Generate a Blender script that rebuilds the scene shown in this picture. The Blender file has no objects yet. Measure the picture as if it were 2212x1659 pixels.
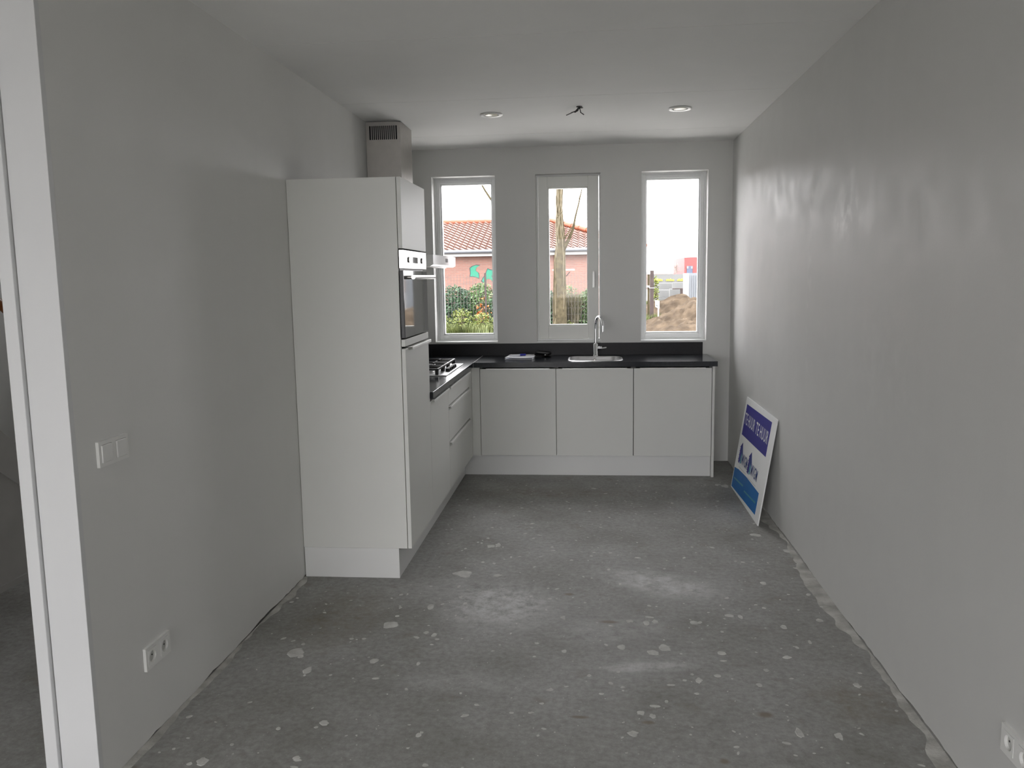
import bpy, bmesh, math, random
from mathutils import Vector, Matrix, noise as mnoise

random.seed(7)
scene = bpy.context.scene
COL = scene.collection

# ------------------------------------------------------------------ camera
FPX, IW, IH = 1774.37, 2212.0, 1659.0
CAM = Vector((0.8724, -6.9586, 1.5676))
YAW, PITCH, ROLL = 0.0966, -0.1287, 0.0159

def cam_basis():
    cy, sy = math.cos(YAW), math.sin(YAW)
    cp, sp = math.cos(PITCH), math.sin(PITCH)
    cr, sr = math.cos(ROLL), math.sin(ROLL)
    rz = Matrix(((cy, -sy, 0), (sy, cy, 0), (0, 0, 1)))
    rx = Matrix(((1, 0, 0), (0, cp, -sp), (0, sp, cp)))
    ry = Matrix(((cr, 0, sr), (0, 1, 0), (-sr, 0, cr)))
    return rz @ rx @ ry

CB = cam_basis()
cam_data = bpy.data.cameras.new('camera')
cam_data.sensor_fit = 'HORIZONTAL'
cam_data.sensor_width = 36.0
cam_data.lens = 36.0 * FPX / IW
cam_data.clip_start = 0.05
cam_data.clip_end = 400
cam = bpy.data.objects.new('camera', cam_data)
COL.objects.link(cam)
right, fwd, up = CB.col[0], CB.col[1], CB.col[2]
cm = Matrix((right, up, -fwd)).transposed().to_4x4()
cm.translation = CAM
cam.matrix_world = cm
scene.camera = cam

def P(u, v, axis, val):
    """the point of the place seen at photo position (u, v) on the plane axis = val"""
    d = CB @ Vector(((u - IW / 2) / FPX, 1.0, -(v - IH / 2) / FPX))
    i = 'xyz'.index(axis)
    return CAM + d * ((val - CAM[i]) / d[i])

# ------------------------------------------------------------------ world, light, exposure
world = bpy.data.worlds.new('overcast_sky')
scene.world = world
world.use_nodes = True
bg = world.node_tree.nodes['Background']
bg.inputs['Color'].default_value = (1.0, 0.985, 1.0, 1)
bg.inputs['Strength'].default_value = 1.0
scene.view_settings.view_transform = 'Standard'
scene.view_settings.look = 'None'
scene.view_settings.gamma = 1.0
scene.view_settings.use_curve_mapping = False
scene.view_settings.exposure = 3.36
cy_ = scene.cycles
cy_.use_denoising = True
cy_.max_bounces = 16
cy_.diffuse_bounces = 12
cy_.glossy_bounces = 6
cy_.transparent_max_bounces = 16
cy_.caustics_reflective = False
cy_.caustics_refractive = False

def portal(name, x, y, z, w, h, inward):
    l = bpy.data.lights.new(name, 'AREA')
    l.shape = 'RECTANGLE'
    l.size, l.size_y = w, h
    l.cycles.is_portal = True
    o = bpy.data.objects.new(name, l)
    COL.objects.link(o)
    o.location = (x, y, z)
    o.rotation_euler = (math.radians(90 if inward > 0 else -90), 0, 0)

# room constants (metres)
XL, XR, H = -0.653, 2.023, 2.638
ZW, ZWB = 0.910, 0.871
XD, YD = -0.067, -0.58
WT, WB = 2.4137, 1.0294
WINS = [(-0.4545, 0.0815), (0.4179, 0.9565), (1.2904, 1.8290)]
YJ = -4.712               # plane of the hall front
LX, LY = -3.3, -10.4      # living room extents
FX0, FX1, FZ0, FZ1 = -2.7, 1.05, 0.12, 2.42   # garden front glazing

for i, (a, b) in enumerate(WINS):
    portal('window_portal', (a + b) / 2, 0.28, (WT + WB) / 2, b - a, WT - WB, -1)
portal('window_portal', (FX0 + FX1) / 2, LY - 0.16, (FZ0 + FZ1) / 2, FX1 - FX0, FZ1 - FZ0, 1)

portal('window_portal', -1.425, 0.28, 2.01, 0.89, 0.52, -1)  # portal for the added glazed hall door

# ------------------------------------------------------------------ materials
def s2l(c):
    return tuple(((x / 255) / 12.92 if x / 255 <= 0.04045 else ((x / 255 + 0.055) / 1.055) ** 2.4) for x in c)

def mat(name, col, rough=0.5, metal=0.0, spec=0.5, var=None, bump=None, coat=0.0, aniso=0.0):
    """col linear rgb; var = (scale, amount[, colour2]); bump = (scale, strength)"""
    m = bpy.data.materials.new(name)
    m.use_nodes = True
    nt = m.node_tree
    b = nt.nodes['Principled BSDF']
    b.inputs['Base Color'].default_value = (*col, 1)
    b.inputs['Roughness'].default_value = rough
    b.inputs['Metallic'].default_value = metal
    b.inputs['Specular IOR Level'].default_value = spec
    b.inputs['Coat Weight'].default_value = coat
    b.inputs['Anisotropic'].default_value = aniso
    tc = nt.nodes.new('ShaderNodeTexCoord')
    if var:
        n = nt.nodes.new('ShaderNodeTexNoise')
        n.inputs['Scale'].default_value = var[0]
        n.inputs['Detail'].default_value = 5
        nt.links.new(tc.outputs['Object'], n.inputs['Vector'])
        r = nt.nodes.new('ShaderNodeValToRGB')
        c2 = var[2] if len(var) > 2 else tuple(x * (1 - var[1]) for x in col)
        r.color_ramp.elements[0].position = 0.35
        r.color_ramp.elements[1].position = 0.65
        r.color_ramp.elements[0].color = (*c2, 1)
        r.color_ramp.elements[1].color = (*col, 1)
        nt.links.new(n.outputs['Fac'], r.inputs['Fac'])
        nt.links.new(r.outputs['Color'], b.inputs['Base Color'])
    if bump:
        n2 = nt.nodes.new('ShaderNodeTexNoise')
        n2.inputs['Scale'].default_value = bump[0]
        n2.inputs['Detail'].default_value = 4
        nt.links.new(tc.outputs['Object'], n2.inputs['Vector'])
        bp = nt.nodes.new('ShaderNodeBump')
        bp.inputs['Strength'].default_value = bump[1]
        bp.inputs['Distance'].default_value = 0.01
        nt.links.new(n2.outputs['Fac'], bp.inputs['Height'])
        nt.links.new(bp.outputs['Normal'], b.inputs['Normal'])
    return m

def plaster_mat(name, col, rough, streak=0.06, bump=0.1, smears=()):
    """trowelled, painted plaster: broad patches, vertical streaks, fine grain"""
    m = bpy.data.materials.new(name)
    m.use_nodes = True
    nt = m.node_tree
    b = nt.nodes['Principled BSDF']
    tc = nt.nodes.new('ShaderNodeTexCoord')
    mp = nt.nodes.new('ShaderNodeMapping')
    mp.inputs['Scale'].default_value = (5, 5, 0.7)
    n1 = nt.nodes.new('ShaderNodeTexNoise'); n1.inputs['Scale'].default_value = 1.0; n1.inputs['Detail'].default_value = 4
    n2 = nt.nodes.new('ShaderNodeTexNoise'); n2.inputs['Scale'].default_value = 7.0; n2.inputs['Detail'].default_value = 6
    n3 = nt.nodes.new('ShaderNodeTexNoise'); n3.inputs['Scale'].default_value = 160.0
    nt.links.new(tc.outputs['Object'], mp.inputs['Vector'])
    nt.links.new(mp.outputs['Vector'], n1.inputs['Vector'])
    nt.links.new(tc.outputs['Object'], n2.inputs['Vector'])
    nt.links.new(tc.outputs['Object'], n3.inputs['Vector'])
    r = nt.nodes.new('ShaderNodeValToRGB')
    r.color_ramp.elements[0].position = 0.3
    r.color_ramp.elements[1].position = 0.7
    r.color_ramp.elements[0].color = (*[c * (1 - streak) for c in col], 1)
    r.color_ramp.elements[1].color = (*col, 1)
    nt.links.new(n1.outputs['Fac'], r.inputs['Fac'])
    colour = r.outputs['Color']
    for (sy, sz, ry, rz, amt) in smears:      # wall smears at their own place, glossy sheen put in as lighter colour
        mp2 = nt.nodes.new('ShaderNodeMapping'); mp2.vector_type = 'TEXTURE'
        mp2.inputs['Location'].default_value = (0, sy, sz)
        mp2.inputs['Scale'].default_value = (100, ry, rz)
        nt.links.new(tc.outputs['Object'], mp2.inputs['Vector'])
        ln = nt.nodes.new('ShaderNodeVectorMath'); ln.operation = 'LENGTH'
        nt.links.new(mp2.outputs['Vector'], ln.inputs[0])
        mr = nt.nodes.new('ShaderNodeMapRange'); mr.interpolation_type = 'SMOOTHSTEP'
        mr.inputs['From Min'].default_value = 0.1; mr.inputs['From Max'].default_value = 1.2
        mr.inputs['To Min'].default_value = amt; mr.inputs['To Max'].default_value = 0
        nt.links.new(ln.outputs['Value'], mr.inputs['Value'])
        nc = nt.nodes.new('ShaderNodeTexNoise'); nc.inputs['Scale'].default_value = 14.0; nc.inputs['Detail'].default_value = 7
        nt.links.new(tc.outputs['Object'], nc.inputs['Vector'])
        cr = nt.nodes.new('ShaderNodeMapRange')
        cr.inputs['From Min'].default_value = 0.45; cr.inputs['From Max'].default_value = 0.68
        nt.links.new(nc.outputs['Fac'], cr.inputs['Value'])
        ml = nt.nodes.new('ShaderNodeMath'); ml.operation = 'MULTIPLY'
        nt.links.new(mr.outputs['Result'], ml.inputs[0]); nt.links.new(cr.outputs['Result'], ml.inputs[1])
        mx = nt.nodes.new('ShaderNodeMix'); mx.data_type = 'RGBA'
        nt.links.new(ml.outputs[0], mx.inputs[0]); nt.links.new(colour, mx.inputs[6])
        mx.inputs[7].default_value = (*[min(0.9, c * 1.38) for c in col], 1)
        colour = mx.outputs[2]
    nt.links.new(colour, b.inputs['Base Color'])
    rr = nt.nodes.new('ShaderNodeMapRange')
    rr.inputs['From Min'].default_value = 0.35; rr.inputs['From Max'].default_value = 0.7
    rr.inputs['To Min'].default_value = rough + 0.06; rr.inputs['To Max'].default_value = rough - 0.05
    nt.links.new(n2.outputs['Fac'], rr.inputs['Value'])
    nt.links.new(rr.outputs['Result'], b.inputs['Roughness'])
    ad = nt.nodes.new('ShaderNodeMath'); ad.operation = 'MULTIPLY_ADD'
    ad.inputs[1].default_value = 0.25
    nt.links.new(n3.outputs['Fac'], ad.inputs[0])
    nt.links.new(n2.outputs['Fac'], ad.inputs[2])
    bp = nt.nodes.new('ShaderNodeBump')
    bp.inputs['Strength'].default_value = bump
    bp.inputs['Distance'].default_value = 0.02
    nt.links.new(ad.outputs['Value'], bp.inputs['Height'])
    nt.links.new(bp.outputs['Normal'], b.inputs['Normal'])
    return m

def glass_mat():
    m = bpy.data.materials.new('window_glass')
    m.use_nodes = True
    nt = m.node_tree
    nt.nodes.clear()
    out = nt.nodes.new('ShaderNodeOutputMaterial')
    mix = nt.nodes.new('ShaderNodeMixShader')
    tr = nt.nodes.new('ShaderNodeBsdfTransparent'); tr.inputs['Color'].default_value = (0.96, 0.96, 0.96, 1)
    gl = nt.nodes.new('ShaderNodeBsdfGlossy'); gl.inputs['Roughness'].default_value = 0.01
    fr = nt.nodes.new('ShaderNodeFresnel'); fr.inputs['IOR'].default_value = 1.22
    nt.links.new(fr.outputs[0], mix.inputs[0])
    nt.links.new(tr.outputs[0], mix.inputs[1])
    nt.links.new(gl.outputs[0], mix.inputs[2])
    nt.links.new(mix.outputs[0], out.inputs[0])
    return m

def floor_mat():
    """raw screed: mottled greys, brown stains, chalky rubbed patches"""
    m = bpy.data.materials.new('raw_screed')
    m.use_nodes = True
    nt = m.node_tree
    b = nt.nodes['Principled BSDF']
    N = nt.nodes.new; L = nt.links.new
    tc = N('ShaderNodeTexCoord')
    def noise(scale, detail=6, rough=0.6):
        n = N('ShaderNodeTexNoise'); n.inputs['Scale'].default_value = scale
        n.inputs['Detail'].default_value = detail; n.inputs['Roughness'].default_value = rough
        L(tc.outputs['Object'], n.inputs['Vector']); return n.outputs['Fac']
    def ramp(fac, stops):
        r = N('ShaderNodeValToRGB'); e = r.color_ramp.elements
        for i, (p, c) in enumerate(stops):
            if i < 2: e[i].position = p
            else: e.new(p)
            e[i].color = (*c, 1)
        L(fac, r.inputs['Fac']); return r.outputs['Color']
    def mix(fac, a, c, mode='MIX'):
        x = N('ShaderNodeMix'); x.data_type = 'RGBA'; x.blend_type = mode
        if isinstance(fac, float): x.inputs[0].default_value = fac
        else: L(fac, x.inputs[0])
        for s, v in ((6, a), (7, c)):
            if isinstance(v, tuple): x.inputs[s].default_value = (*v, 1)
            else: L(v, x.inputs[s])
        return x.outputs[2]
    def mul(a, c):
        x = N('ShaderNodeMath'); x.operation = 'MULTIPLY'
        for i, v in enumerate((a, c)):
            if isinstance(v, float): x.inputs[i].default_value = v
            else: L(v, x.inputs[i])
        return x.outputs[0]
    base = ramp(noise(2.2), [(0.3, (0.250, 0.247, 0.233)), (0.5, (0.330, 0.330, 0.321)), (0.7, (0.39, 0.393, 0.388))])
    fine = ramp(noise(38, 8, 0.7), [(0.3, (0.66, 0.65, 0.62)), (0.72, (1.15, 1.15, 1.15))])
    c = mix(0.95, base, fine, 'MULTIPLY')
    stain = ramp(noise(5.5, 5), [(0.60, (0, 0, 0)), (0.76, (1, 1, 1))])
    c = mix(mul(stain, 0.75), c, (0.20, 0.178, 0.140))
    # specks of lime
    sp = ramp(noise(95, 3, 0.5), [(0.695, (0, 0, 0)), (0.73, (1, 1, 1))])
    c = mix(mul(sp, 0.7), c, (0.62, 0.62, 0.59))
    # chalky rubbed patches, each with its own place on the floor
    cloud = ramp(noise(13, 9, 0.8), [(0.38, (0, 0, 0)), (0.60, (1, 1, 1))])
    for (px, py, rx, ry, a, amt) in ((0.42, -3.18, 0.30, 0.32, 0.5, 1.0), (1.22, -2.86, 0.34, 0.17, -0.5, 1.0), (1.08, -3.78, 0.22, 0.05, 0.12, 0.9),
                                     (0.95, -3.45, 0.30, 0.16, 0.2, 0.45), (0.1, -2.9, 0.2, 0.2, 0, 0.3), (1.5, -4.4, 0.3, 0.2, 0, 0.25), (0.35, -3.95, 0.3, 0.1, 0, 0.3)):
        mp = N('ShaderNodeMapping'); mp.vector_type = 'TEXTURE'
        mp.inputs['Location'].default_value = (px, py, 0)
        mp.inputs['Rotation'].default_value = (0, 0, a)
        mp.inputs['Scale'].default_value = (rx, ry, 1)
        L(tc.outputs['Object'], mp.inputs['Vector'])
        ln = N('ShaderNodeVectorMath'); ln.operation = 'LENGTH'; L(mp.outputs['Vector'], ln.inputs[0])
        mr = N('ShaderNodeMapRange'); mr.interpolation_type = 'SMOOTHSTEP'
        mr.inputs['From Min'].default_value = 0.3; mr.inputs['From Max'].default_value = 1.25
        mr.inputs['To Min'].default_value = amt; mr.inputs['To Max'].default_value = 0
        L(ln.outputs['Value'], mr.inputs['Value'])
        c = mix(mul(mr.outputs['Result'], cloud), c, (0.60, 0.605, 0.605))
    for (px, py, rx, ry) in ((1.49, -4.12, 0.035, 0.025), (1.07, -4.20, 0.03, 0.014), (0.83, -4.18, 0.04, 0.012), (0.76, -3.03, 0.03, 0.02), (1.3, -4.42, 0.02, 0.02), (0.95, -3.35, 0.05, 0.02), (1.85, -4.0, 0.2, 0.2), (0.6, -1.1, 0.7, 0.16), (-0.3, -3.35, 0.25, 0.4)):
        mp = N('ShaderNodeMapping'); mp.vector_type = 'TEXTURE'
        mp.inputs['Location'].default_value = (px, py, 0)
        mp.inputs['Scale'].default_value = (rx, ry, 1)
        L(tc.outputs['Object'], mp.inputs['Vector'])
        ln = N('ShaderNodeVectorMath'); ln.operation = 'LENGTH'; L(mp.outputs['Vector'], ln.inputs[0])
        mr = N('ShaderNodeMapRange'); mr.interpolation_type = 'SMOOTHSTEP'
        mr.inputs['From Min'].default_value = 0.3; mr.inputs['From Max'].default_value = 1.2
        mr.inputs['To Min'].default_value = 0.75 if rx < 0.1 else 0.45; mr.inputs['To Max'].default_value = 0
        L(ln.outputs['Value'], mr.inputs['Value'])
        c = mix(mul(mr.outputs['Result'], cloud) if rx > 0.1 else mr.outputs['Result'], c, (0.185, 0.150, 0.105))
    L(c, b.inputs['Base Color'])
    b.inputs['Roughness'].default_value = 0.62
    b.inputs['Specular IOR Level'].default_value = 0.35
    bp = N('ShaderNodeBump'); bp.inputs['Strength'].default_value = 0.25; bp.inputs['Distance'].default_value = 0.006
    L(noise(30, 8, 0.7), bp.inputs['Height']); L(bp.outputs['Normal'], b.inputs['Normal'])
    return m

def brick_mat():
    m = bpy.data.materials.new('far_brickwork')
    m.use_nodes = True
    nt = m.node_tree
    b = nt.nodes['Principled BSDF']
    tc = nt.nodes.new('ShaderNodeTexCoord')
    mp = nt.nodes.new('ShaderNodeMapping')
    mp.inputs['Rotation'].default_value = (math.radians(90), 0, 0)
    br = nt.nodes.new('ShaderNodeTexBrick')
    br.inputs['Color1'].default_value = (0.235, 0.115, 0.088, 1)
    br.inputs['Color2'].default_value = (0.19, 0.100, 0.080, 1)
    br.inputs['Mortar'].default_value = (0.19, 0.15, 0.13, 1)
    br.inputs['Scale'].default_value = 1.0
    br.inputs['Brick Width'].default_value = 0.22
    br.inputs['Row Height'].default_value = 0.065
    br.inputs['Mortar Size'].default_value = 0.006
    nt.links.new(tc.outputs['Object'], mp.inputs['Vector'])
    nt.links.new(mp.outputs['Vector'], br.inputs['Vector'])
    nt.links.new(br.outputs['Color'], b.inputs['Base Color'])
    b.inputs['Roughness'].default_value = 0.9
    return m

def leaf_mat(name, c1, c2, scale=6):
    m = mat(name, c1, 0.55, var=(scale, 0, c2))
    m.node_tree.nodes['Principled BSDF'].inputs['Specular IOR Level'].default_value = 0.4
    return m

MT = dict(
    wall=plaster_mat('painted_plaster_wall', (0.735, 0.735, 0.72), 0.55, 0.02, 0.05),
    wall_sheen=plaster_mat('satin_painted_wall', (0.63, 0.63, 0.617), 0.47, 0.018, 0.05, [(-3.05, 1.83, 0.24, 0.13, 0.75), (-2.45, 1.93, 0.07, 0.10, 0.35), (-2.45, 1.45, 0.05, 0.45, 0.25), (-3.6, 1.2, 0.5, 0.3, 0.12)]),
    ceil=plaster_mat('sprayed_ceiling', (0.84, 0.84, 0.83), 0.8, 0.02, 0.08),
    frame=mat('white_lacquered_joinery', (0.91, 0.92, 0.92), 0.35, var=(3, 0.03)),
    sash=mat('warm_white_sash', (0.89, 0.895, 0.86), 0.4, var=(3, 0.03)),
    sill=mat('white_sill', (0.86, 0.87, 0.87), 0.3, var=(4, 0.02)),
    glass=glass_mat(),
    cab=mat('cream_white_laminate', (0.74, 0.745, 0.715), 0.42, var=(2, 0.02), bump=(300, 0.02)),
    plinth=mat('white_plinth_laminate', (0.78, 0.785, 0.775), 0.4, var=(2, 0.02)),
    seam=mat('dark_shadow_gap', (0.03, 0.03, 0.028), 0.8, var=(8, 0.2)),
    alu=mat('brushed_aluminium', (0.80, 0.80, 0.78), 0.35, 0.35, var=(20, 0.05)),
    steel=mat('brushed_steel', (0.46, 0.45, 0.435), 0.16, 1.0, var=(30, 0.06), aniso=0.4),
    hood=mat('hood_steel', (0.50, 0.48, 0.455), 0.42, 1.0, var=(25, 0.05), aniso=0.3),
    hoodfront=mat('polished_hood_front', (0.72, 0.72, 0.72), 0.22, 1.0, var=(25, 0.04)),
    hobsteel=mat('hob_steel', (0.72, 0.72, 0.73), 0.28, 1.0, var=(30, 0.04)),
    chrome=mat('chrome', (0.85, 0.86, 0.88), 0.07, 1.0, var=(6, 0.03)),
    worktop=mat('charcoal_worktop', (0.018, 0.021, 0.027), 0.14, spec=0.45, var=(60, 0.25)),
    joint=mat('grey_joint_profile', (0.30, 0.30, 0.30), 0.5, 0.3, var=(20, 0.1)),
    carc=mat('gap_shadow_carcass_board', (0.16, 0.16, 0.15), 0.7, var=(4, 0.1)),  # dark board colour stands in for shadow in the gaps between fronts
    jamb=mat('doorframe_paint', (0.68, 0.685, 0.69), 0.4, var=(3, 0.03)),
    upstand=mat('charcoal_upstand', (0.014, 0.014, 0.017), 0.45, spec=0.3, var=(60, 0.25)),
    iron=mat('cast_iron', (0.012, 0.012, 0.014), 0.4, var=(40, 0.3)),
    ovenglass=mat('dark_oven_glass', (0.035, 0.038, 0.040), 0.04, spec=0.9, coat=0.3, var=(3, 0.1)),
    black=mat('black_plastic', (0.012, 0.012, 0.013), 0.35, var=(20, 0.2)),
    slot=mat('dark_vent_inside', (0.01, 0.01, 0.012), 0.8, var=(20, 0.2)),
    floor=floor_mat(),
    paint=mat('spilt_plaster', (0.62, 0.62, 0.595), 0.75, var=(25, 0.25), bump=(60, 0.2)),
    residue=mat('crumbled_plaster', (0.56, 0.555, 0.525), 0.9, var=(11, 0.5, (0.34, 0.335, 0.31)), bump=(50, 0.5)),
    crack=mat('damp_dark_screed', (0.20, 0.19, 0.165), 0.9, var=(18, 0.4)),
    plastic=mat('white_switch_plastic', (0.82, 0.82, 0.80), 0.3, var=(5, 0.02)),
    socket=mat('socket_recess', (0.55, 0.55, 0.53), 0.4, var=(5, 0.05)),
    lamp=mat('downlight_lens', (0.88, 0.85, 0.70), 0.25, var=(12, 0.06)),
    paper=mat('paper', (0.90, 0.91, 0.96), 0.7, var=(30, 0.08)),
    ink=mat('blue_pen_plastic', (0.03, 0.035, 0.42), 0.3, var=(10, 0.1)),
    board=mat('white_sign_board', (0.90, 0.91, 0.91), 0.4, var=(3, 0.02)),
    purple=mat('violet_blue_print', (0.036, 0.032, 0.27), 0.5, spec=0.15, var=(6, 0.06)),
    print=mat('white_print', (0.80, 0.82, 0.85), 0.45, var=(10, 0.03)),
    cyan=mat('sky_blue_print', (0.012, 0.16, 0.48), 0.5, spec=0.2, var=(6, 0.1)),
    navy=mat('navy_print', (0.02, 0.06, 0.26), 0.5, spec=0.2, var=(10, 0.1)),
    teal=mat('teal_print', (0.05, 0.30, 0.40), 0.4, var=(10, 0.1)),
    wood=mat('varnished_wood', (0.32, 0.10, 0.025), 0.35, var=(12, 0.4)),
    stair=mat('grey_primed_wood', (0.46, 0.45, 0.43), 0.6, var=(5, 0.1)),
    wire=mat('black_cable', (0.02, 0.02, 0.02), 0.5, var=(20, 0.2)),
    # outdoors
    ground=mat('trampled_soil', (0.085, 0.078, 0.072), 0.95, var=(0.9, 0.35), bump=(3, 0.5)),
    bounce_pave=mat('pale_bounce_paving', (0.60, 0.59, 0.56), 0.9, var=(1.5, 0.15)),  # for the unseen strips added as light reflectors
    brick=brick_mat(),
    tile=mat('clay_pantile', (0.150, 0.072, 0.052), 0.5, spec=0.4, var=(1.2, 0.3, (0.105, 0.055, 0.042))),
    ridge=mat('orange_ridge_tile', (0.24, 0.062, 0.026), 0.6, var=(3, 0.25)),
    zinc=mat('zinc_gutter', (0.16, 0.17, 0.185), 0.5, 0.3, var=(4, 0.15)),
    fascia=mat('white_fascia', (0.34, 0.34, 0.33), 0.6, var=(4, 0.05)),
    graf=mat('turquoise_spray_paint', (0.025, 0.20, 0.125), 0.7, var=(4, 0.1)),
    grafline=mat('dark_spray_paint', (0.02, 0.04, 0.045), 0.7, var=(4, 0.2)),
    bark=mat('tree_bark', (0.075, 0.062, 0.036), 0.9, spec=0.1, var=(9, 0.4, (0.040, 0.034, 0.020)), bump=(25, 0.6)),
    vine=mat('pale_climber_stem', (0.13, 0.11, 0.07), 0.85, var=(12, 0.3)),
    post=mat('dark_weathered_post', (0.05, 0.035, 0.032), 0.85, var=(8, 0.4)),
    mesh=mat('fence_wire', (0.10, 0.09, 0.085), 0.6, 0.2, var=(8, 0.2)),
    plank=mat('pale_weathered_plank', (0.42, 0.37, 0.36), 0.8, var=(9, 0.2)),
    g_dark=leaf_mat('dark_green_leaf', (0.045, 0.095, 0.040), (0.022, 0.050, 0.030)),
    g_mid=leaf_mat('mid_green_leaf', (0.10, 0.17, 0.055), (0.05, 0.10, 0.04)),
    g_yel=leaf_mat('yellow_green_leaf', (0.14, 0.165, 0.028), (0.08, 0.105, 0.026)),
    g_org=leaf_mat('orange_leaf', (0.55, 0.17, 0.03), (0.38, 0.09, 0.03)),
    reed=leaf_mat('dry_reed', (0.13, 0.112, 0.068), (0.065, 0.065, 0.034)),
    grass=leaf_mat('meadow_grass', (0.115, 0.13, 0.04), (0.065, 0.088, 0.025)),
    sand=mat('heaped_sand', (0.085, 0.064, 0.044), 0.95, spec=0.1, var=(3.5, 0.4, (0.045, 0.034, 0.024)), bump=(7, 1.0)),
    barrier=mat('pale_concrete', (0.135, 0.138, 0.136), 0.8, var=(1.5, 0.12)),
    container=mat('white_steel_sheet', (0.15, 0.165, 0.18), 0.5, var=(1.0, 0.05)),
    red=mat('red_cladding', (0.19, 0.05, 0.048), 0.7, var=(0.6, 0.1)),
    darkpane=mat('dark_far_glazing', (0.06, 0.08, 0.13), 0.3, var=(1.0, 0.1)),
    yellow=mat('yellow_banner_print', (0.62, 0.55, 0.04), 0.6, var=(2, 0.1)),
    twig=mat('grey_twigs', (0.22, 0.18, 0.16), 0.9, var=(3, 0.2)),
)

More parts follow.
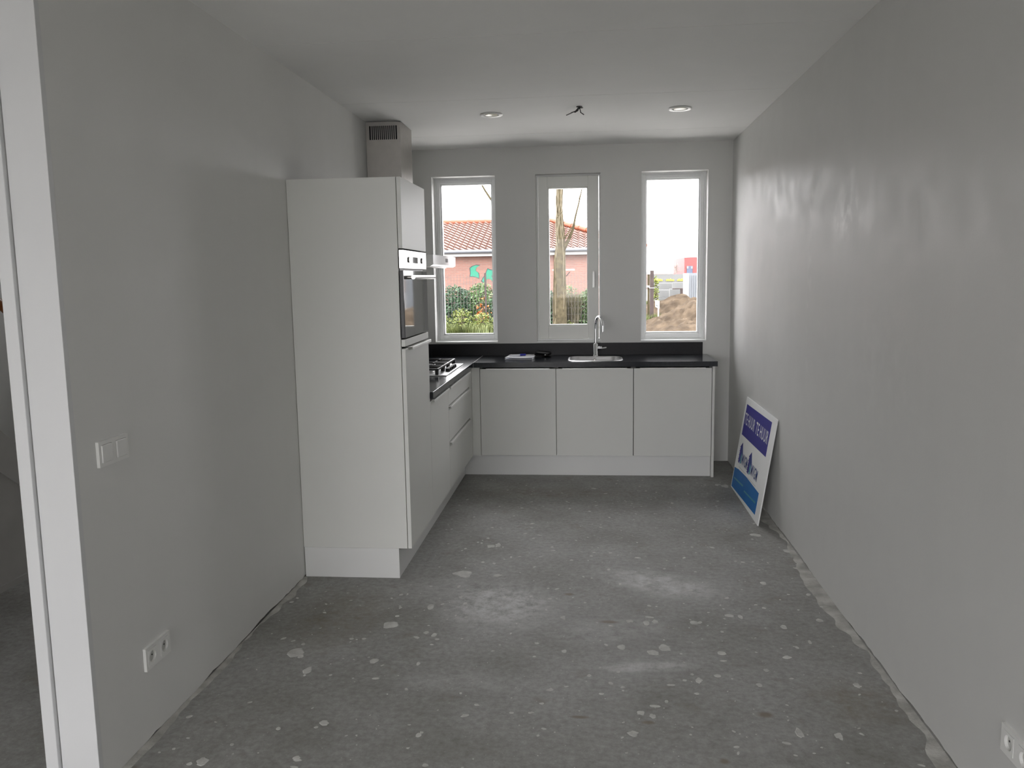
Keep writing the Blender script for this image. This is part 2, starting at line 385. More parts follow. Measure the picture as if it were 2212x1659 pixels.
# ------------------------------------------------------------------ mesh helpers
class MB:
    def __init__(self):
        self.v = []; self.f = []
    def add(self, vs, fs):
        o = len(self.v)
        self.v += [tuple(p) for p in vs]
        self.f += [tuple(i + o for i in f) for f in fs]
        return self
    def box(self, x0, x1, y0, y1, z0, z1):
        x0, x1 = min(x0, x1), max(x0, x1); y0, y1 = min(y0, y1), max(y0, y1); z0, z1 = min(z0, z1), max(z0, z1)
        return self.add([(x0, y0, z0), (x1, y0, z0), (x1, y1, z0), (x0, y1, z0), (x0, y0, z1), (x1, y0, z1), (x1, y1, z1), (x0, y1, z1)],
                        [(0, 3, 2, 1), (4, 5, 6, 7), (0, 1, 5, 4), (1, 2, 6, 5), (2, 3, 7, 6), (3, 0, 4, 7)])
    def obox(self, o, ax, ay, az):
        """box from a corner and three edge vectors"""
        o, ax, ay, az = Vector(o), Vector(ax), Vector(ay), Vector(az)
        if ax.cross(ay).dot(az) < 0: ax, ay = ay, ax
        p = [o, o + ax, o + ax + ay, o + ay]
        return self.add(p + [q + az for q in p], [(0, 3, 2, 1), (4, 5, 6, 7), (0, 1, 5, 4), (1, 2, 6, 5), (2, 3, 7, 6), (3, 0, 4, 7)])
    def prism(self, poly, d):
        """planar polygon (3-D points) thickened by vector d"""
        n = len(poly); poly = [Vector(p) for p in poly]; d = Vector(d)
        self.add(poly + [p + d for p in poly], [tuple(reversed(range(n))), tuple(range(n, 2 * n))] + [(i, (i + 1) % n, n + (i + 1) % n, n + i) for i in range(n)])
        return self
    def tube(self, pts, r, seg=10, cap=True):
        pts = [Vector(p) for p in pts]; n = len(pts)
        rs = r if isinstance(r, (list, tuple)) else [r] * n
        rings = []; prev = None
        for i, p in enumerate(pts):
            t = (pts[min(i + 1, n - 1)] - pts[max(i - 1, 0)]).normalized()
            if prev is None:
                a = Vector((0, 0, 1)) if abs(t.z) < 0.9 else Vector((1, 0, 0))
                u = t.cross(a).normalized()
            else:
                u = (prev - t * prev.dot(t)).normalized()
            prev = u; w = t.cross(u)
            rings.append([p + (u * math.cos(2 * math.pi * k / seg) + w * math.sin(2 * math.pi * k / seg)) * rs[i] for k in range(seg)])
        vs = [q for r_ in rings for q in r_]
        fs = [(i * seg + k, i * seg + (k + 1) % seg, (i + 1) * seg + (k + 1) % seg, (i + 1) * seg + k) for i in range(n - 1) for k in range(seg)]
        if cap:
            fs += [tuple(reversed(range(seg))), tuple((n - 1) * seg + k for k in range(seg))]
        return self.add(vs, fs)
    def lathe(self, c, prof, seg=28, axis='z', closed=True):
        """profile of (radius, height) about an axis through c"""
        c = Vector(c); n = len(prof); vs = []
        for (r, h) in prof:
            for k in range(seg):
                a = 2 * math.pi * k / seg
                p = (r * math.cos(a), r * math.sin(a), h)
                if axis == 'x': p = (p[2], p[0], p[1])
                if axis == 'y': p = (p[1], p[2], p[0])
                vs.append(c + Vector(p))
        fs = [(i * seg + k, i * seg + (k + 1) % seg, (i + 1) * seg + (k + 1) % seg, (i + 1) * seg + k) for i in range(n - 1) for k in range(seg)]
        if closed:
            fs += [tuple(reversed(range(seg))), tuple((n - 1) * seg + k for k in range(seg))]
        return self.add(vs, fs)
    def holed(self, outer, holes, z0, z1, m=lambda x, y, z: (x, y, z)):
        """flat plate with holes in local (x, y), extruded z0..z1, mapped through m"""
        bm = bmesh.new(); loops = []
        for lp in [outer] + holes:
            vs = [bm.verts.new((x, y, 0)) for x, y in lp]
            loops.append(vs)
            for i in range(len(vs)): bm.edges.new((vs[i], vs[(i + 1) % len(vs)]))
        bmesh.ops.triangle_fill(bm, use_beauty=True, edges=bm.edges[:])
        bm.verts.index_update()
        pts = [(v.co.x, v.co.y) for v in bm.verts]
        tris = [tuple(v.index for v in f.verts) for f in bm.faces]
        idx = [[v.index for v in lp] for lp in loops]
        bm.free()
        n = len(pts)
        fs = [tuple(t) for t in tris] + [tuple(i + n for i in t) for t in tris]
        for lp in idx:
            for i in range(len(lp)):
                a, b = lp[i], lp[(i + 1) % len(lp)]
                fs.append((a, b, b + n, a + n))
        return self.add([m(x, y, z0) for x, y in pts] + [m(x, y, z1) for x, y in pts], fs)
    def mesh(self, name, bevel=0, smooth=False, fixn=True):
        me = bpy.data.meshes.new(name)
        me.from_pydata(self.v, [], self.f)
        if bevel or fixn:
            bm = bmesh.new(); bm.from_mesh(me)
            if fixn: bmesh.ops.recalc_face_normals(bm, faces=bm.faces[:])
            if bevel:
                es = [e for e in bm.edges if len(e.link_faces) == 2 and e.calc_face_angle(0) > 0.6]
                bmesh.ops.bevel(bm, geom=es, offset=bevel, segments=2, profile=0.5, affect='EDGES', clamp_overlap=True)
            bm.to_mesh(me); bm.free()
        if smooth:
            for p in me.polygons: p.use_smooth = True
        me.update()
        return me

def B(*a):
    return MB().box(*a)

def link(o):
    COL.objects.link(o); return o

def obj(name, mb, m, parent=None, bevel=0, smooth=False, fixn=True):
    me = mb.mesh(name, bevel, smooth, fixn)
    me.materials.append(MT[m] if isinstance(m, str) else m)
    o = bpy.data.objects.new(name, me)
    link(o)
    if parent is not None:
        o.parent = parent
        off = Vector(parent.location)
        q = parent.parent
        while q is not None:
            off += Vector(q.location); q = q.parent
        me.transform(Matrix.Translation(-off))
    if smooth:
        auto_smooth(me)
    return o

def auto_smooth(me, ang=0.7):
    bm = bmesh.new(); bm.from_mesh(me)
    for e in bm.edges:
        if len(e.link_faces) == 2 and e.calc_face_angle(0) > ang: e.smooth = False
    bm.to_mesh(me); bm.free()

def tag(o, label=None, cat=None, group=None, kind=None):
    if label: o['label'] = label
    if cat: o['category'] = cat
    if group: o['group'] = group
    if kind: o['kind'] = kind
    return o

def thing(name, loc, label=None, cat=None, group=None, kind=None):
    o = bpy.data.objects.new(name, None)
    o.empty_display_size = 0.05
    link(o); o.location = loc
    return tag(o, label, cat, group, kind)

def struct(name, mb, m, label=None, **k):
    o = obj(name, mb, m, **k)
    return tag(o, label, kind='structure')

def text_mesh(s, m, parent, name, fn, size=1.0, sx=1.0, thick=0.002, bold=0.0):
    """lettering as a flat mesh mapped through fn(x, y, n)"""
    cu = bpy.data.curves.new('lettering', 'FONT')
    cu.body = s; cu.size = size; cu.align_x = 'LEFT'; cu.offset = bold; cu.resolution_u = 3
    to = bpy.data.objects.new('lettering', cu); link(to)
    bpy.context.view_layer.update()
    me = bpy.data.meshes.new_from_object(to.evaluated_get(bpy.context.evaluated_depsgraph_get()))
    bpy.data.objects.remove(to)
    off = Vector(parent.location)
    mb = MB()
    vs = [v.co.copy() for v in me.vertices]
    fs = [tuple(p.vertices) for p in me.polygons]
    mb.add([fn(v.x * sx, v.y, thick) for v in vs], fs)
    bpy.data.meshes.remove(me)
    return obj(name, mb, m, parent, fixn=False)

# ================================================================== ROOM SHELL
fl = struct('floor', B(LX - 0.3, XR + 0.1, LY - 0.15, 0.34, -0.09, 0.0), 'floor', 'raw grey screed floor spotted with plaster')

# ceiling of wide precast slabs with thin joints
ce = struct('ceiling', B(LX - 0.3, XR + 0.1, LY - 0.15, 0.34, H + 0.004, H + 0.2), 'ceil', 'pale grey slab ceiling with faint joints')
ys = [0.34, -0.615, -1.862, -3.155, -4.40, -5.65, -6.9, -8.15, -9.4, LY - 0.15]
for a, b in zip(ys[:-1], ys[1:]):
    obj('ceiling_slab', B(LX - 0.3, XR + 0.1, b + 0.002, a - 0.002, H, H + 0.005), 'ceil', ce)

# back wall with three window openings
mb = MB()
xs = [XL - 0.1] + [c for w in WINS for c in w] + [XR + 0.1]
for i in range(0, len(xs), 2):
    mb.box(xs[i], xs[i + 1], 0, 0.26, 0, H)
for a, b in WINS:
    mb.box(a, b, 0, 0.26, 0, WB - 0.012)
    mb.box(a, b, 0, 0.26, WT, H)
struct('wall_back', mb, 'wall', 'pale plastered wall with three tall narrow windows')

def rough_wall(x, face, y0, y1, thick, m, name, label):
    """plastered wall along y whose lower plaster edge is ragged"""
    mb = MB(); n = int((y1 - y0) / 0.04)
    rnd = random.Random(int(abs(x) * 100))
    zb = [0.0] * (n + 1); z = 0.004
    for i in range(n + 1):
        z = max(0.0, min(0.016, z + rnd.uniform(-0.006, 0.006))); zb[i] = z
    ysq = [y0 + (y1 - y0) * i / n for i in range(n + 1)]
    xb = x + face * thick
    vs = []
    for i in range(n + 1):
        vs += [(x, ysq[i], zb[i]), (x, ysq[i], H), (xb, ysq[i], zb[i]), (xb, ysq[i], H)]
    fs = []
    for i in range(n):
        a, b = 4 * i, 4 * (i + 1)
        fs += [(a, b, b + 1, a + 1), (a + 2, a + 3, b + 3, b + 2), (a, a + 2, b + 2, b), (a + 1, b + 1, b + 3, a + 3)]
    fs += [(0, 1, 3, 2), (4 * n, 4 * n + 2, 4 * n + 3, 4 * n + 1)]
    mb.add(vs, fs)
    return struct(name, mb, m, label)

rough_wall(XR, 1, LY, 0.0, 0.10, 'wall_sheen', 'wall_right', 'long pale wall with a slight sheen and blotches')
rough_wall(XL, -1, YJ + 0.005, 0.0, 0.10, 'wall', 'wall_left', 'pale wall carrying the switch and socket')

# front wall of the hall, door opening beside the kitchen wall
DX0, DX1 = -1.79, -0.79
struct('wall_hall', MB().box(LX - 0.1, DX0, YJ + 0.005, YJ + 0.1, 0, H).box(DX0, XL - 0.1, YJ + 0.005, YJ + 0.1, 2.56, H), 'wall', 'pale wall beside the hall doorway')
struct('wall_hall_side', B(LX - 0.1, LX, LY, 0.34, 0, H), 'wall', 'pale outer wall of hall and living room')
struct('wall_hall_end', MB().box(LX - 0.1, -1.95, 0.0, 0.26, 0, H).box(-0.90, XL - 0.1, 0.0, 0.26, 0, H).box(-1.95, -0.90, 0.0, 0.26, 2.35, H), 'wall', 'pale wall around the added door of the hall')
d2 = thing('added_hall_door', (-1.425, 0.1, 0), 'unseen glazed door added at the hall end to let light in', kind='structure')  # unseen door, added so that daylight brightens the hall
obj('frame', MB().box(-1.95, -1.87, 0.05, 0.15, 0, 2.35).box(-0.98, -0.90, 0.05, 0.15, 0, 2.35).box(-1.87, -0.98, 0.05, 0.15, 2.27, 2.35).box(-1.87, -0.98, 0.06, 0.12, 0.0, 1.75), 'frame', d2)
obj('pane', B(-1.87, -0.98, 0.088, 0.092, 1.75, 2.27), 'glass', d2)
# garden front behind the viewpoint
struct('wall_front', MB().box(LX - 0.1, FX0, LY - 0.15, LY, 0, H).box(FX1, XR + 0.1, LY - 0.15, LY, 0, H).box(FX0, FX1, LY - 0.15, LY, 0, FZ0).box(FX0, FX1, LY - 0.15, LY, FZ1, H), 'wall', 'wall around the wide garden glazing')

# doorframe of the hall: broad face, raised stop
d = thing('door_1', (DX1, YJ, 0), 'tall white painted doorframe of the hall opening', kind='structure')
obj('face_board', B(-0.774, XL + 0.0008, YJ - 0.002, YJ + 0.02, 0, 2.62), 'jamb', d, bevel=0.0015)
obj('stop', B(-0.817, -0.776, YJ - 0.017, YJ + 0.1, 0, 2.60), 'jamb', d, bevel=0.002)
obj('lining', B(-0.776, -0.753, YJ + 0.02, YJ + 0.1, 0, 2.60), 'frame', d)
obj('jamb', B(DX0, DX0 + 0.045, YJ - 0.017, YJ + 0.1, 0, 2.60), 'frame', d, bevel=0.002)
obj('head', B(DX0 + 0.045, -0.817, YJ - 0.017, YJ + 0.1, 2.52, 2.60), 'frame', d, bevel=0.002)

# ------------------------------------------------------------------ windows
def ring(mb, x0, x1, z0, z1, wl, wr, wb, wt, y0, y1):
    mb.box(x0, x0 + wl, y0, y1, z0, z1); mb.box(x1 - wr, x1, y0, y1, z0, z1)
    mb.box(x0 + wl, x1 - wr, y0, y1, z0, z0 + wb); mb.box(x0 + wl, x1 - wr, y0, y1, z1 - wt, z1)
    return mb

def fixed_window(n, x0, x1, label):
    w = thing('window_%d' % n, ((x0 + x1) / 2, 0.15, WB), label, kind='structure')
    obj('sill', B(x0, x1, -0.004, 0.20, WB - 0.012, WB), 'sill', w, bevel=0.002)
    obj('outer_frame', ring(MB(), x0, x1, WB, WT, 0.014, 0.014, 0.010, 0.012, 0.125, 0.23), 'frame', w)
    obj('frame', ring(MB(), x0 + 0.014, x1 - 0.014, WB + 0.01, WT - 0.012, 0.030, 0.030, 0.035, 0.030, 0.142, 0.225), 'frame', w, bevel=0.003)
    obj('glazing_bead', ring(MB(), x0 + 0.044, x1 - 0.044, WB + 0.045, WT - 0.042, 0.011, 0.011, 0.014, 0.011, 0.165, 0.215), 'frame', w, bevel=0.002)
    obj('pane', B(x0 + 0.052, x1 - 0.052, 0.188, 0.192, WB + 0.056, WT - 0.05), 'glass', w)
    obj('outer_sill', B(x0, x1, 0.23, 0.32, WB - 0.04, WB - 0.01), 'sill', w)

fixed_window(1, *WINS[0], 'tall fixed window nearest the oven cabinet, brick building beyond')
fixed_window(3, *WINS[2], 'tall fixed window over the worktop end, sand heap beyond')

x0, x1 = WINS[1]
w = thing('window_2', ((x0 + x1) / 2, 0.1, WB), 'opening window behind the tap, bare tree beyond', kind='structure')
obj('sill', B(x0, x1, -0.004, 0.16, WB - 0.012, WB), 'sill', w, bevel=0.002)
obj('frame', ring(MB(), x0, x1, WB, WT, 0.016, 0.012, 0.012, 0.012, 0.075, 0.2), 'frame', w)
s_ = obj('sash', ring(MB(), x0 + 0.019, x1 - 0.015, WB + 0.015, WT - 0.015, 0.078, 0.088, 0.108, 0.088, 0.055, 0.13), 'sash', w, bevel=0.003)
obj('glazing_bead', ring(MB(), x0 + 0.097, x1 - 0.103, WB + 0.123, WT - 0.103, 0.012, 0.010, 0.013, 0.010, 0.068, 0.12), 'sash', w, bevel=0.002)
obj('pane', B(x0 + 0.105, x1 - 0.11, 0.098, 0.102, WB + 0.133, WT - 0.11), 'glass', w)
hd = obj('handle_plate', B(0.888, 0.908, 0.048, 0.056, 1.545, 1.612), 'alu', w, bevel=0.003)
obj('lever', MB().tube([(0.898, 0.05, 1.595), (0.898, 0.018, 1.595)], 0.008).box(0.890, 0.907, 0.006, 0.020, 1.475, 1.603), 'alu', w, bevel=0.003)
obj('outer_sill', B(x0, x1, 0.2, 0.32, WB - 0.04, WB - 0.01), 'sill', w)

# wide garden glazing behind the viewpoint
w = thing('window_4', ((FX0 + FX1) / 2, LY, 0), 'wide garden glazing at the far end of the living room', kind='structure')
mb = ring(MB(), FX0, FX1, FZ0, FZ1, 0.06, 0.06, 0.06, 0.06, LY - 0.12, LY - 0.04)
for k in (1, 2, 3):
    xm = FX0 + (FX1 - FX0) * k / 4
    mb.box(xm - 0.035, xm + 0.035, LY - 0.12, LY - 0.04, FZ0 + 0.06, FZ1 - 0.06)
obj('frame', mb, 'frame', w)
for k in range(4):
    xa = FX0 + (FX1 - FX0) * k / 4; xb = FX0 + (FX1 - FX0) * (k + 1) / 4
    obj('pane', B(xa + 0.05, xb - 0.05, LY - 0.082, LY - 0.078, FZ0 + 0.05, FZ1 - 0.05), 'glass', w)

# ================================================================== KITCHEN
YT0, YT1 = -2.858, -2.258
ZB = 0.1635
def handle_x(parent, x, y0, y1, z, name='handle'):
    """edge pull on a front facing +x"""
    mb = MB().box(x - 0.016, x + 0.018, y0, y1, z, z + 0.004).box(x + 0.0145, x + 0.018, y0, y1, z - 0.012, z)
    return obj(name, mb, 'alu', parent, bevel=0.001)

# tall oven cabinet
t = thing('oven_cabinet', ((XL + XD) / 2, (YT0 + YT1) / 2, 0), 'tall cream white housing cabinet with the built-in oven', 'cabinet')
obj('side_panel', B(XL + 0.002, -0.0905, YT0, YT0 + 0.018, ZB, 2.074), 'cab', t, bevel=0.001)
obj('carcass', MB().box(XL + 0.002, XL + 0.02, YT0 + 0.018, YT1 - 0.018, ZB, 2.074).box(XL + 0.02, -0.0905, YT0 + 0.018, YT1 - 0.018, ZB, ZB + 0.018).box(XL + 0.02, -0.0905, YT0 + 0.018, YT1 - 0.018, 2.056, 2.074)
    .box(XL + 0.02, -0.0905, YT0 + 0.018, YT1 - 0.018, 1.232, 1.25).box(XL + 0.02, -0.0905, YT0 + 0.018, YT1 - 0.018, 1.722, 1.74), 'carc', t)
obj('side_panel', B(XL + 0.002, -0.0905, YT1 - 0.018, YT1, ZB, 2.074), 'cab', t)
dr = obj('door', B(-0.0875, XD, YT0 + 0.001, YT1 - 0.002, 1.722, 2.074), 'cab', t, bevel=0.0012)
obj('trim_strip', B(-0.0875, XD, YT0 + 0.001, YT1 - 0.002, 1.2275, 1.2635), 'cab', t, bevel=0.0012)
dr = obj('door', B(-0.0875, XD, YT0 + 0.001, YT1 - 0.002, ZB, 1.2165), 'cab', t, bevel=0.0012)
handle_x(dr, XD, YT0 + 0.10, YT1 - 0.004, 1.2175)
obj('plinth_return', B(XL + 0.004, -0.137, YT0 + 0.002, YT0 + 0.018, 0.0, ZB - 0.001), 'plinth', t, bevel=0.001)

# oven
ov = thing('oven', (-0.3, (YT0 + YT1) / 2, 1.268), 'built-in steel and dark glass oven in the tall cabinet', 'oven')
oy0, oy1 = YT0 + 0.004, YT1 - 0.004
obj('housing', B(-0.60, -0.088, oy0 + 0.02, oy1 - 0.02, 1.268, 1.712), 'black', ov)
cp = obj('control_panel', B(-0.087, XD + 0.001, oy0, oy1, 1.622, 1.716), 'steel', ov, bevel=0.0015)
for yk in (oy0 + 0.13, oy1 - 0.13):
    obj('knob', MB().lathe((XD + 0.001, yk, 1.668), [(0.015, 0), (0.015, 0.004), (0.013, 0.006)], axis='x'), 'steel', ov, smooth=True)
obj('display', B(XD + 0.001, XD + 0.0018, -2.62, -2.50, 1.652, 1.684), 'ovenglass', ov)
od = obj('oven_door', B(-0.087, XD - 0.001, oy0, oy1, 1.270, 1.613), 'black', ov, bevel=0.0015)
obj('door_glass', B(XD - 0.001, XD + 0.002, oy0 + 0.002, oy1 - 0.002, 1.272, 1.611), 'ovenglass', od)
mb = MB().tube([(XD + 0.048, oy0 + 0.015, 1.578), (XD + 0.048, oy1 - 0.015, 1.578)], 0.0105, 14)
for yk in (oy0 + 0.05, oy1 - 0.05):
    mb.tube([(XD + 0.001, yk, 1.578), (XD + 0.048, yk, 1.578)], 0.007, 10)
obj('handle', mb, 'steel', od, smooth=True)

# base cabinet with plain door, beside the tall unit
YD1, YD2 = -1.642, -0.705
t = thing('base_cabinet', (-0.35, (YT1 + YD1) / 2, 0), 'plain cream base cabinet between oven cabinet and drawers', 'cabinet', 'kitchen base cabinets')
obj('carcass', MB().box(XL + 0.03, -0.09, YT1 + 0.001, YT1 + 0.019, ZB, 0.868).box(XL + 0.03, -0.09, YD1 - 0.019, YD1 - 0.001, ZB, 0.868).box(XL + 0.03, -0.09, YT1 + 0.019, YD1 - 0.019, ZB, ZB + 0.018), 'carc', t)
dr = obj('door', B(-0.0875, XD, YT1 + 0.002, YD1 - 0.002, ZB, 0.853), 'cab', t, bevel=0.0012)
handle_x(dr, XD, YT1 + 0.05, YD1 - 0.05, 0.8545)

t = thing('drawer_cabinet', (-0.35, (YD1 + YD2) / 2, 0), 'cream cabinet with three wide drawers under the hob', 'cabinet', 'kitchen base cabinets')
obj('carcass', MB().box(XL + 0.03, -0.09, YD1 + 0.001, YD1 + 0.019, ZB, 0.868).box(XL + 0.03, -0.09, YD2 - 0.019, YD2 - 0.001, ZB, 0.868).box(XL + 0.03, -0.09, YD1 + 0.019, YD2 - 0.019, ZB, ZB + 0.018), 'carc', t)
for (za, zb) in ((ZB, 0.478), (0.490, 0.722), (0.734, 0.853)):
    dr = obj('drawer', B(-0.0875, XD, YD1 + 0.002, YD2 - 0.002, za, zb), 'cab', t, bevel=0.0012)
    handle_x(dr, XD, YD1 + 0.012, YD2 - 0.03, zb + 0.001)
obj('corner_filler', B(-0.0875, XD, YD2, YD + 0.018, ZB, 0.868), 'cab', t)

# base cabinets along the back wall
labels = ['cream base cabinet in the corner next to the drawers', 'cream base cabinet below the sink', 'cream base cabinet at the free worktop end']
for k in range(3):
    xa, xb = 0.6 * k, 0.6 * (k + 1)
    t = thing('base_cabinet', ((xa + xb) / 2, -0.3, 0), labels[k], 'cabinet', 'kitchen base cabinets')
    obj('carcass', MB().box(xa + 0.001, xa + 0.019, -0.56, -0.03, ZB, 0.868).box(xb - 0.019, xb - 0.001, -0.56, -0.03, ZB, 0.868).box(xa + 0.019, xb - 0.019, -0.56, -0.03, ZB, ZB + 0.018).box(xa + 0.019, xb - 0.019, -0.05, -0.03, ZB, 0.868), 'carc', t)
    ga, gb = (0.0018, 0.0018) if k < 2 else (0.0035, 0.0025)
    dr = obj('door', B(xa + ga, xb - gb, YD, YD + 0.018, ZB + 0.003, 0.8575), 'cab', t, bevel=0.001)
    obj('handle', MB().box(xa + 0.05, xb - 0.05, YD - 0.010, YD + 0.016, 0.8585, 0.8618).box(xa + 0.05, xb - 0.05, YD - 0.0105, YD - 0.0075, 0.853, 0.8585), 'alu', dr, bevel=0.0008)
    if k == 0:
        obj('corner_filler', B(XD + 0.001, -0.0018, YD + 0.001, YD + 0.018, ZB, 0.868), 'cab', t)
    if k == 2:
        obj('end_panel', B(1.8015, 1.8205, YD - 0.001, -0.005, 0.0, 0.869), 'cab', t, bevel=0.001)

tag(obj('plinth_board', B(-0.138, 1.799, -0.544, -0.528, 0.0, ZB - 0.002), 'plinth', bevel=0.001), 'long white plinth below the three back wall cabinets', 'plinth')
tag(obj('plinth_board', B(-0.153, -0.138, YT0 + 0.02, -0.545, 0.0, ZB - 0.014), 'plinth', bevel=0.001), 'white plinth below the oven cabinet and drawers', 'plinth')

# worktop
def rrect(x0, x1, y0, y1, r, n=6):
    pts = []
    for cx, cy, a0 in ((x1 - r, y1 - r, 0), (x0 + r, y1 - r, 90), (x0 + r, y0 + r, 180), (x1 - r, y0 + r, 270)):
        for k in range(n + 1):
            a = math.radians(a0 + 90 * k / n)
            pts.append((cx + r * math.cos(a), cy + r * math.sin(a)))
    return pts
SX0, SX1, SY0, SY1 = 0.690, 1.125, -0.535, -0.145
t = thing('worktop', (0.3, -0.3, ZWB), 'charcoal L-shaped kitchen worktop with low upstand', 'worktop')
obj('slab', B(XL + 0.001, -0.0485, YT1 + 0.002, -0.001, ZWB, ZW), 'worktop', t, bevel=0.0015)
obj('slab', MB().holed([(-0.0465, -0.60), (1.837, -0.60), (1.837, -0.001), (-0.0465, -0.001)], [rrect(SX0 + 0.012, SX1 - 0.012, SY0 + 0.012, SY1 - 0.012, 0.085)], ZWB, ZW), 'worktop', t)
obj('joint_strip', B(-0.0484, -0.0466, -0.5995, -0.022, ZWB, ZW + 0.0002), 'joint', t)
obj('upstand', B(XL + 0.016, 1.800, -0.014, -0.001, ZW, 1.0115), 'upstand', t, bevel=0.001)
obj('upstand', B(XL + 0.001, XL + 0.014, YT1 + 0.004, -0.014, ZW, 1.0115), 'upstand', t, bevel=0.001)

# sink
t = thing('sink', ((SX0 + SX1) / 2, (SY0 + SY1) / 2, ZW), 'round-cornered steel sink let into the worktop', 'sink')
loops = [(0.0, 0.0008, 0.097), (0.004, 0.0035, 0.095), (0.014, 0.003, 0.09), (0.018, -0.006, 0.086), (0.022, -0.12, 0.08), (0.045, -0.155, 0.06), (0.12, -0.16, 0.03)]
vs = []; fs = []; n = 28
for ins, dz, r in loops:
    vs += [(x, y, ZW + dz) for x, y in rrect(SX0 + ins, SX1 - ins, SY0 + ins, SY1 - ins, r)]
for i in range(len(loops) - 1):
    fs += [(i * n + k, i * n + (k + 1) % n, (i + 1) * n + (k + 1) % n, (i + 1) * n + k) for k in range(n)]
fs.append(tuple((len(loops) - 1) * n + k for k in range(n)))
obj('bowl', MB().add(vs, fs), 'hobsteel', t, smooth=True)
obj('drain', MB().lathe(((SX0 + SX1) / 2, (SY0 + SY1) / 2, ZW - 0.1598), [(0.038, 0), (0.036, 0.003), (0.012, 0.001)]), 'chrome', t, smooth=True)
obj('overflow', MB().lathe((0.905, SY1 - 0.024, ZW - 0.030), [(0.014, 0), (0.014, -0.004), (0.010, -0.006)], axis='y'), 'steel', t, smooth=True)

# tap
FXx, FYy = 0.912, -0.095
t = thing('kitchen_tap', (FXx, FYy, ZW), 'chrome gooseneck mixer tap standing behind the sink', 'tap')
obj('base', MB().lathe((FXx, FYy, ZW), [(0.026, 0), (0.026, 0.006), (0.021, 0.012), (0.0205, 0.095), (0.017, 0.102), (0.012, 0.106)]), 'chrome', t, smooth=True)
dirv = Vector((0.42, -1.0, 0)).normalized()
R_ = 0.075
pts = [Vector((FXx, FYy, ZW + 0.10 + 0.155 * k / 4)) for k in range(5)]
for k in range(1, 13):
    a = math.pi * k / 12
    pts.append(Vector((FXx, FYy, ZW + 0.255)) + dirv * (R_ - R_ * math.cos(a)) + Vector((0, 0, R_ * math.sin(a))))
pts.append(pts[-1] + Vector((0, 0, -0.035)))
obj('spout', MB().tube(pts, 0.0105, 14), 'chrome', t, smooth=True)
e = pts[-1]
obj('nozzle', MB().lathe(e, [(0.0125, 0.012), (0.0125, -0.012), (0.009, -0.014)]), 'chrome', t, smooth=True)
lv = obj('lever', MB().tube([(FXx + 0.015, FYy, ZW + 0.066), (FXx + 0.052, FYy, ZW + 0.066)], 0.014, 14).obox((FXx + 0.048, FYy - 0.012, ZW + 0.060), (0.042, -0.01, 0.006), (0, 0.02, 0), (0, 0, 0.010)), 'chrome', t, smooth=True)

# hob
HX0, HX1, HY0, HY1 = -0.617, -0.107, -1.478, -0.718
t = thing('gas_hob', ((HX0 + HX1) / 2, (HY0 + HY1) / 2, ZW), 'steel gas hob with black pan supports on the worktop', 'hob')
obj('plate', B(HX0, HX1, HY0, HY1, ZW, ZW + 0.007), 'hobsteel', t, bevel=0.002)
zc = ZW + 0.007
burn = [(-0.48, -1.31, 0.036), (-0.255, -1.31, 0.026), (-0.40, -1.10, 0.055), (-0.48, -0.885, 0.026), (-0.255, -0.885, 0.036)]
for bx, by, r in burn:
    bo = obj('burner', MB().lathe((bx, by, zc), [(r + 0.012, 0), (r + 0.012, 0.006), (r, 0.008), (r, 0.016)]), 'hobsteel', t, smooth=True)
    obj('burner_cap', MB().lathe((bx, by, zc + 0.016), [(r + 0.002, 0), (r + 0.002, 0.006), (r - 0.004, 0.009)]), 'iron', bo, smooth=True)
for gy0, gy1 in ((-1.455, -1.215), (-1.205, -0.995), (-0.985, -0.745)):
    mb = MB()
    gx0, gx1 = -0.600, -0.165
    zt = zc + 0.030
    for x in (gx0, gx1 - 0.012):
        mb.box(x, x + 0.012, gy0, gy1, zt, zt + 0.011)
    for y in (gy0, gy1 - 0.012):
        mb.box(gx0 + 0.012, gx1 - 0.012, y, y + 0.012, zt, zt + 0.011)
    ym = (gy0 + gy1) / 2
    for x in (gx0 + 0.11, (gx0 + gx1) / 2, gx1 - 0.11):
        mb.box(x - 0.005, x + 0.005, gy0 + 0.012, gy0 + 0.075, zt, zt + 0.013)
        mb.box(x - 0.005, x + 0.005, gy1 - 0.075, gy1 - 0.012, zt, zt + 0.013)
    mb.box(gx0 + 0.012, gx0 + 0.085, ym - 0.005, ym + 0.005, zt, zt + 0.013)
    mb.box(gx1 - 0.085, gx1 - 0.012, ym - 0.005, ym + 0.005, zt, zt + 0.013)
    for x in (gx0 + 0.001, gx1 - 0.023):
        for y in (gy0 + 0.001, gy1 - 0.023):
            mb.box(x, x + 0.022, y, y + 0.022, zc, zt + 0.002)
    obj('pan_support', mb, 'iron', t)
for k in range(5):
    ky = -1.24 + 0.07 * k
    obj('knob', MB().lathe((-0.137, ky, zc), [(0.017, 0), (0.016, 0.020), (0.013, 0.023)]), 'iron', t, smooth=True)

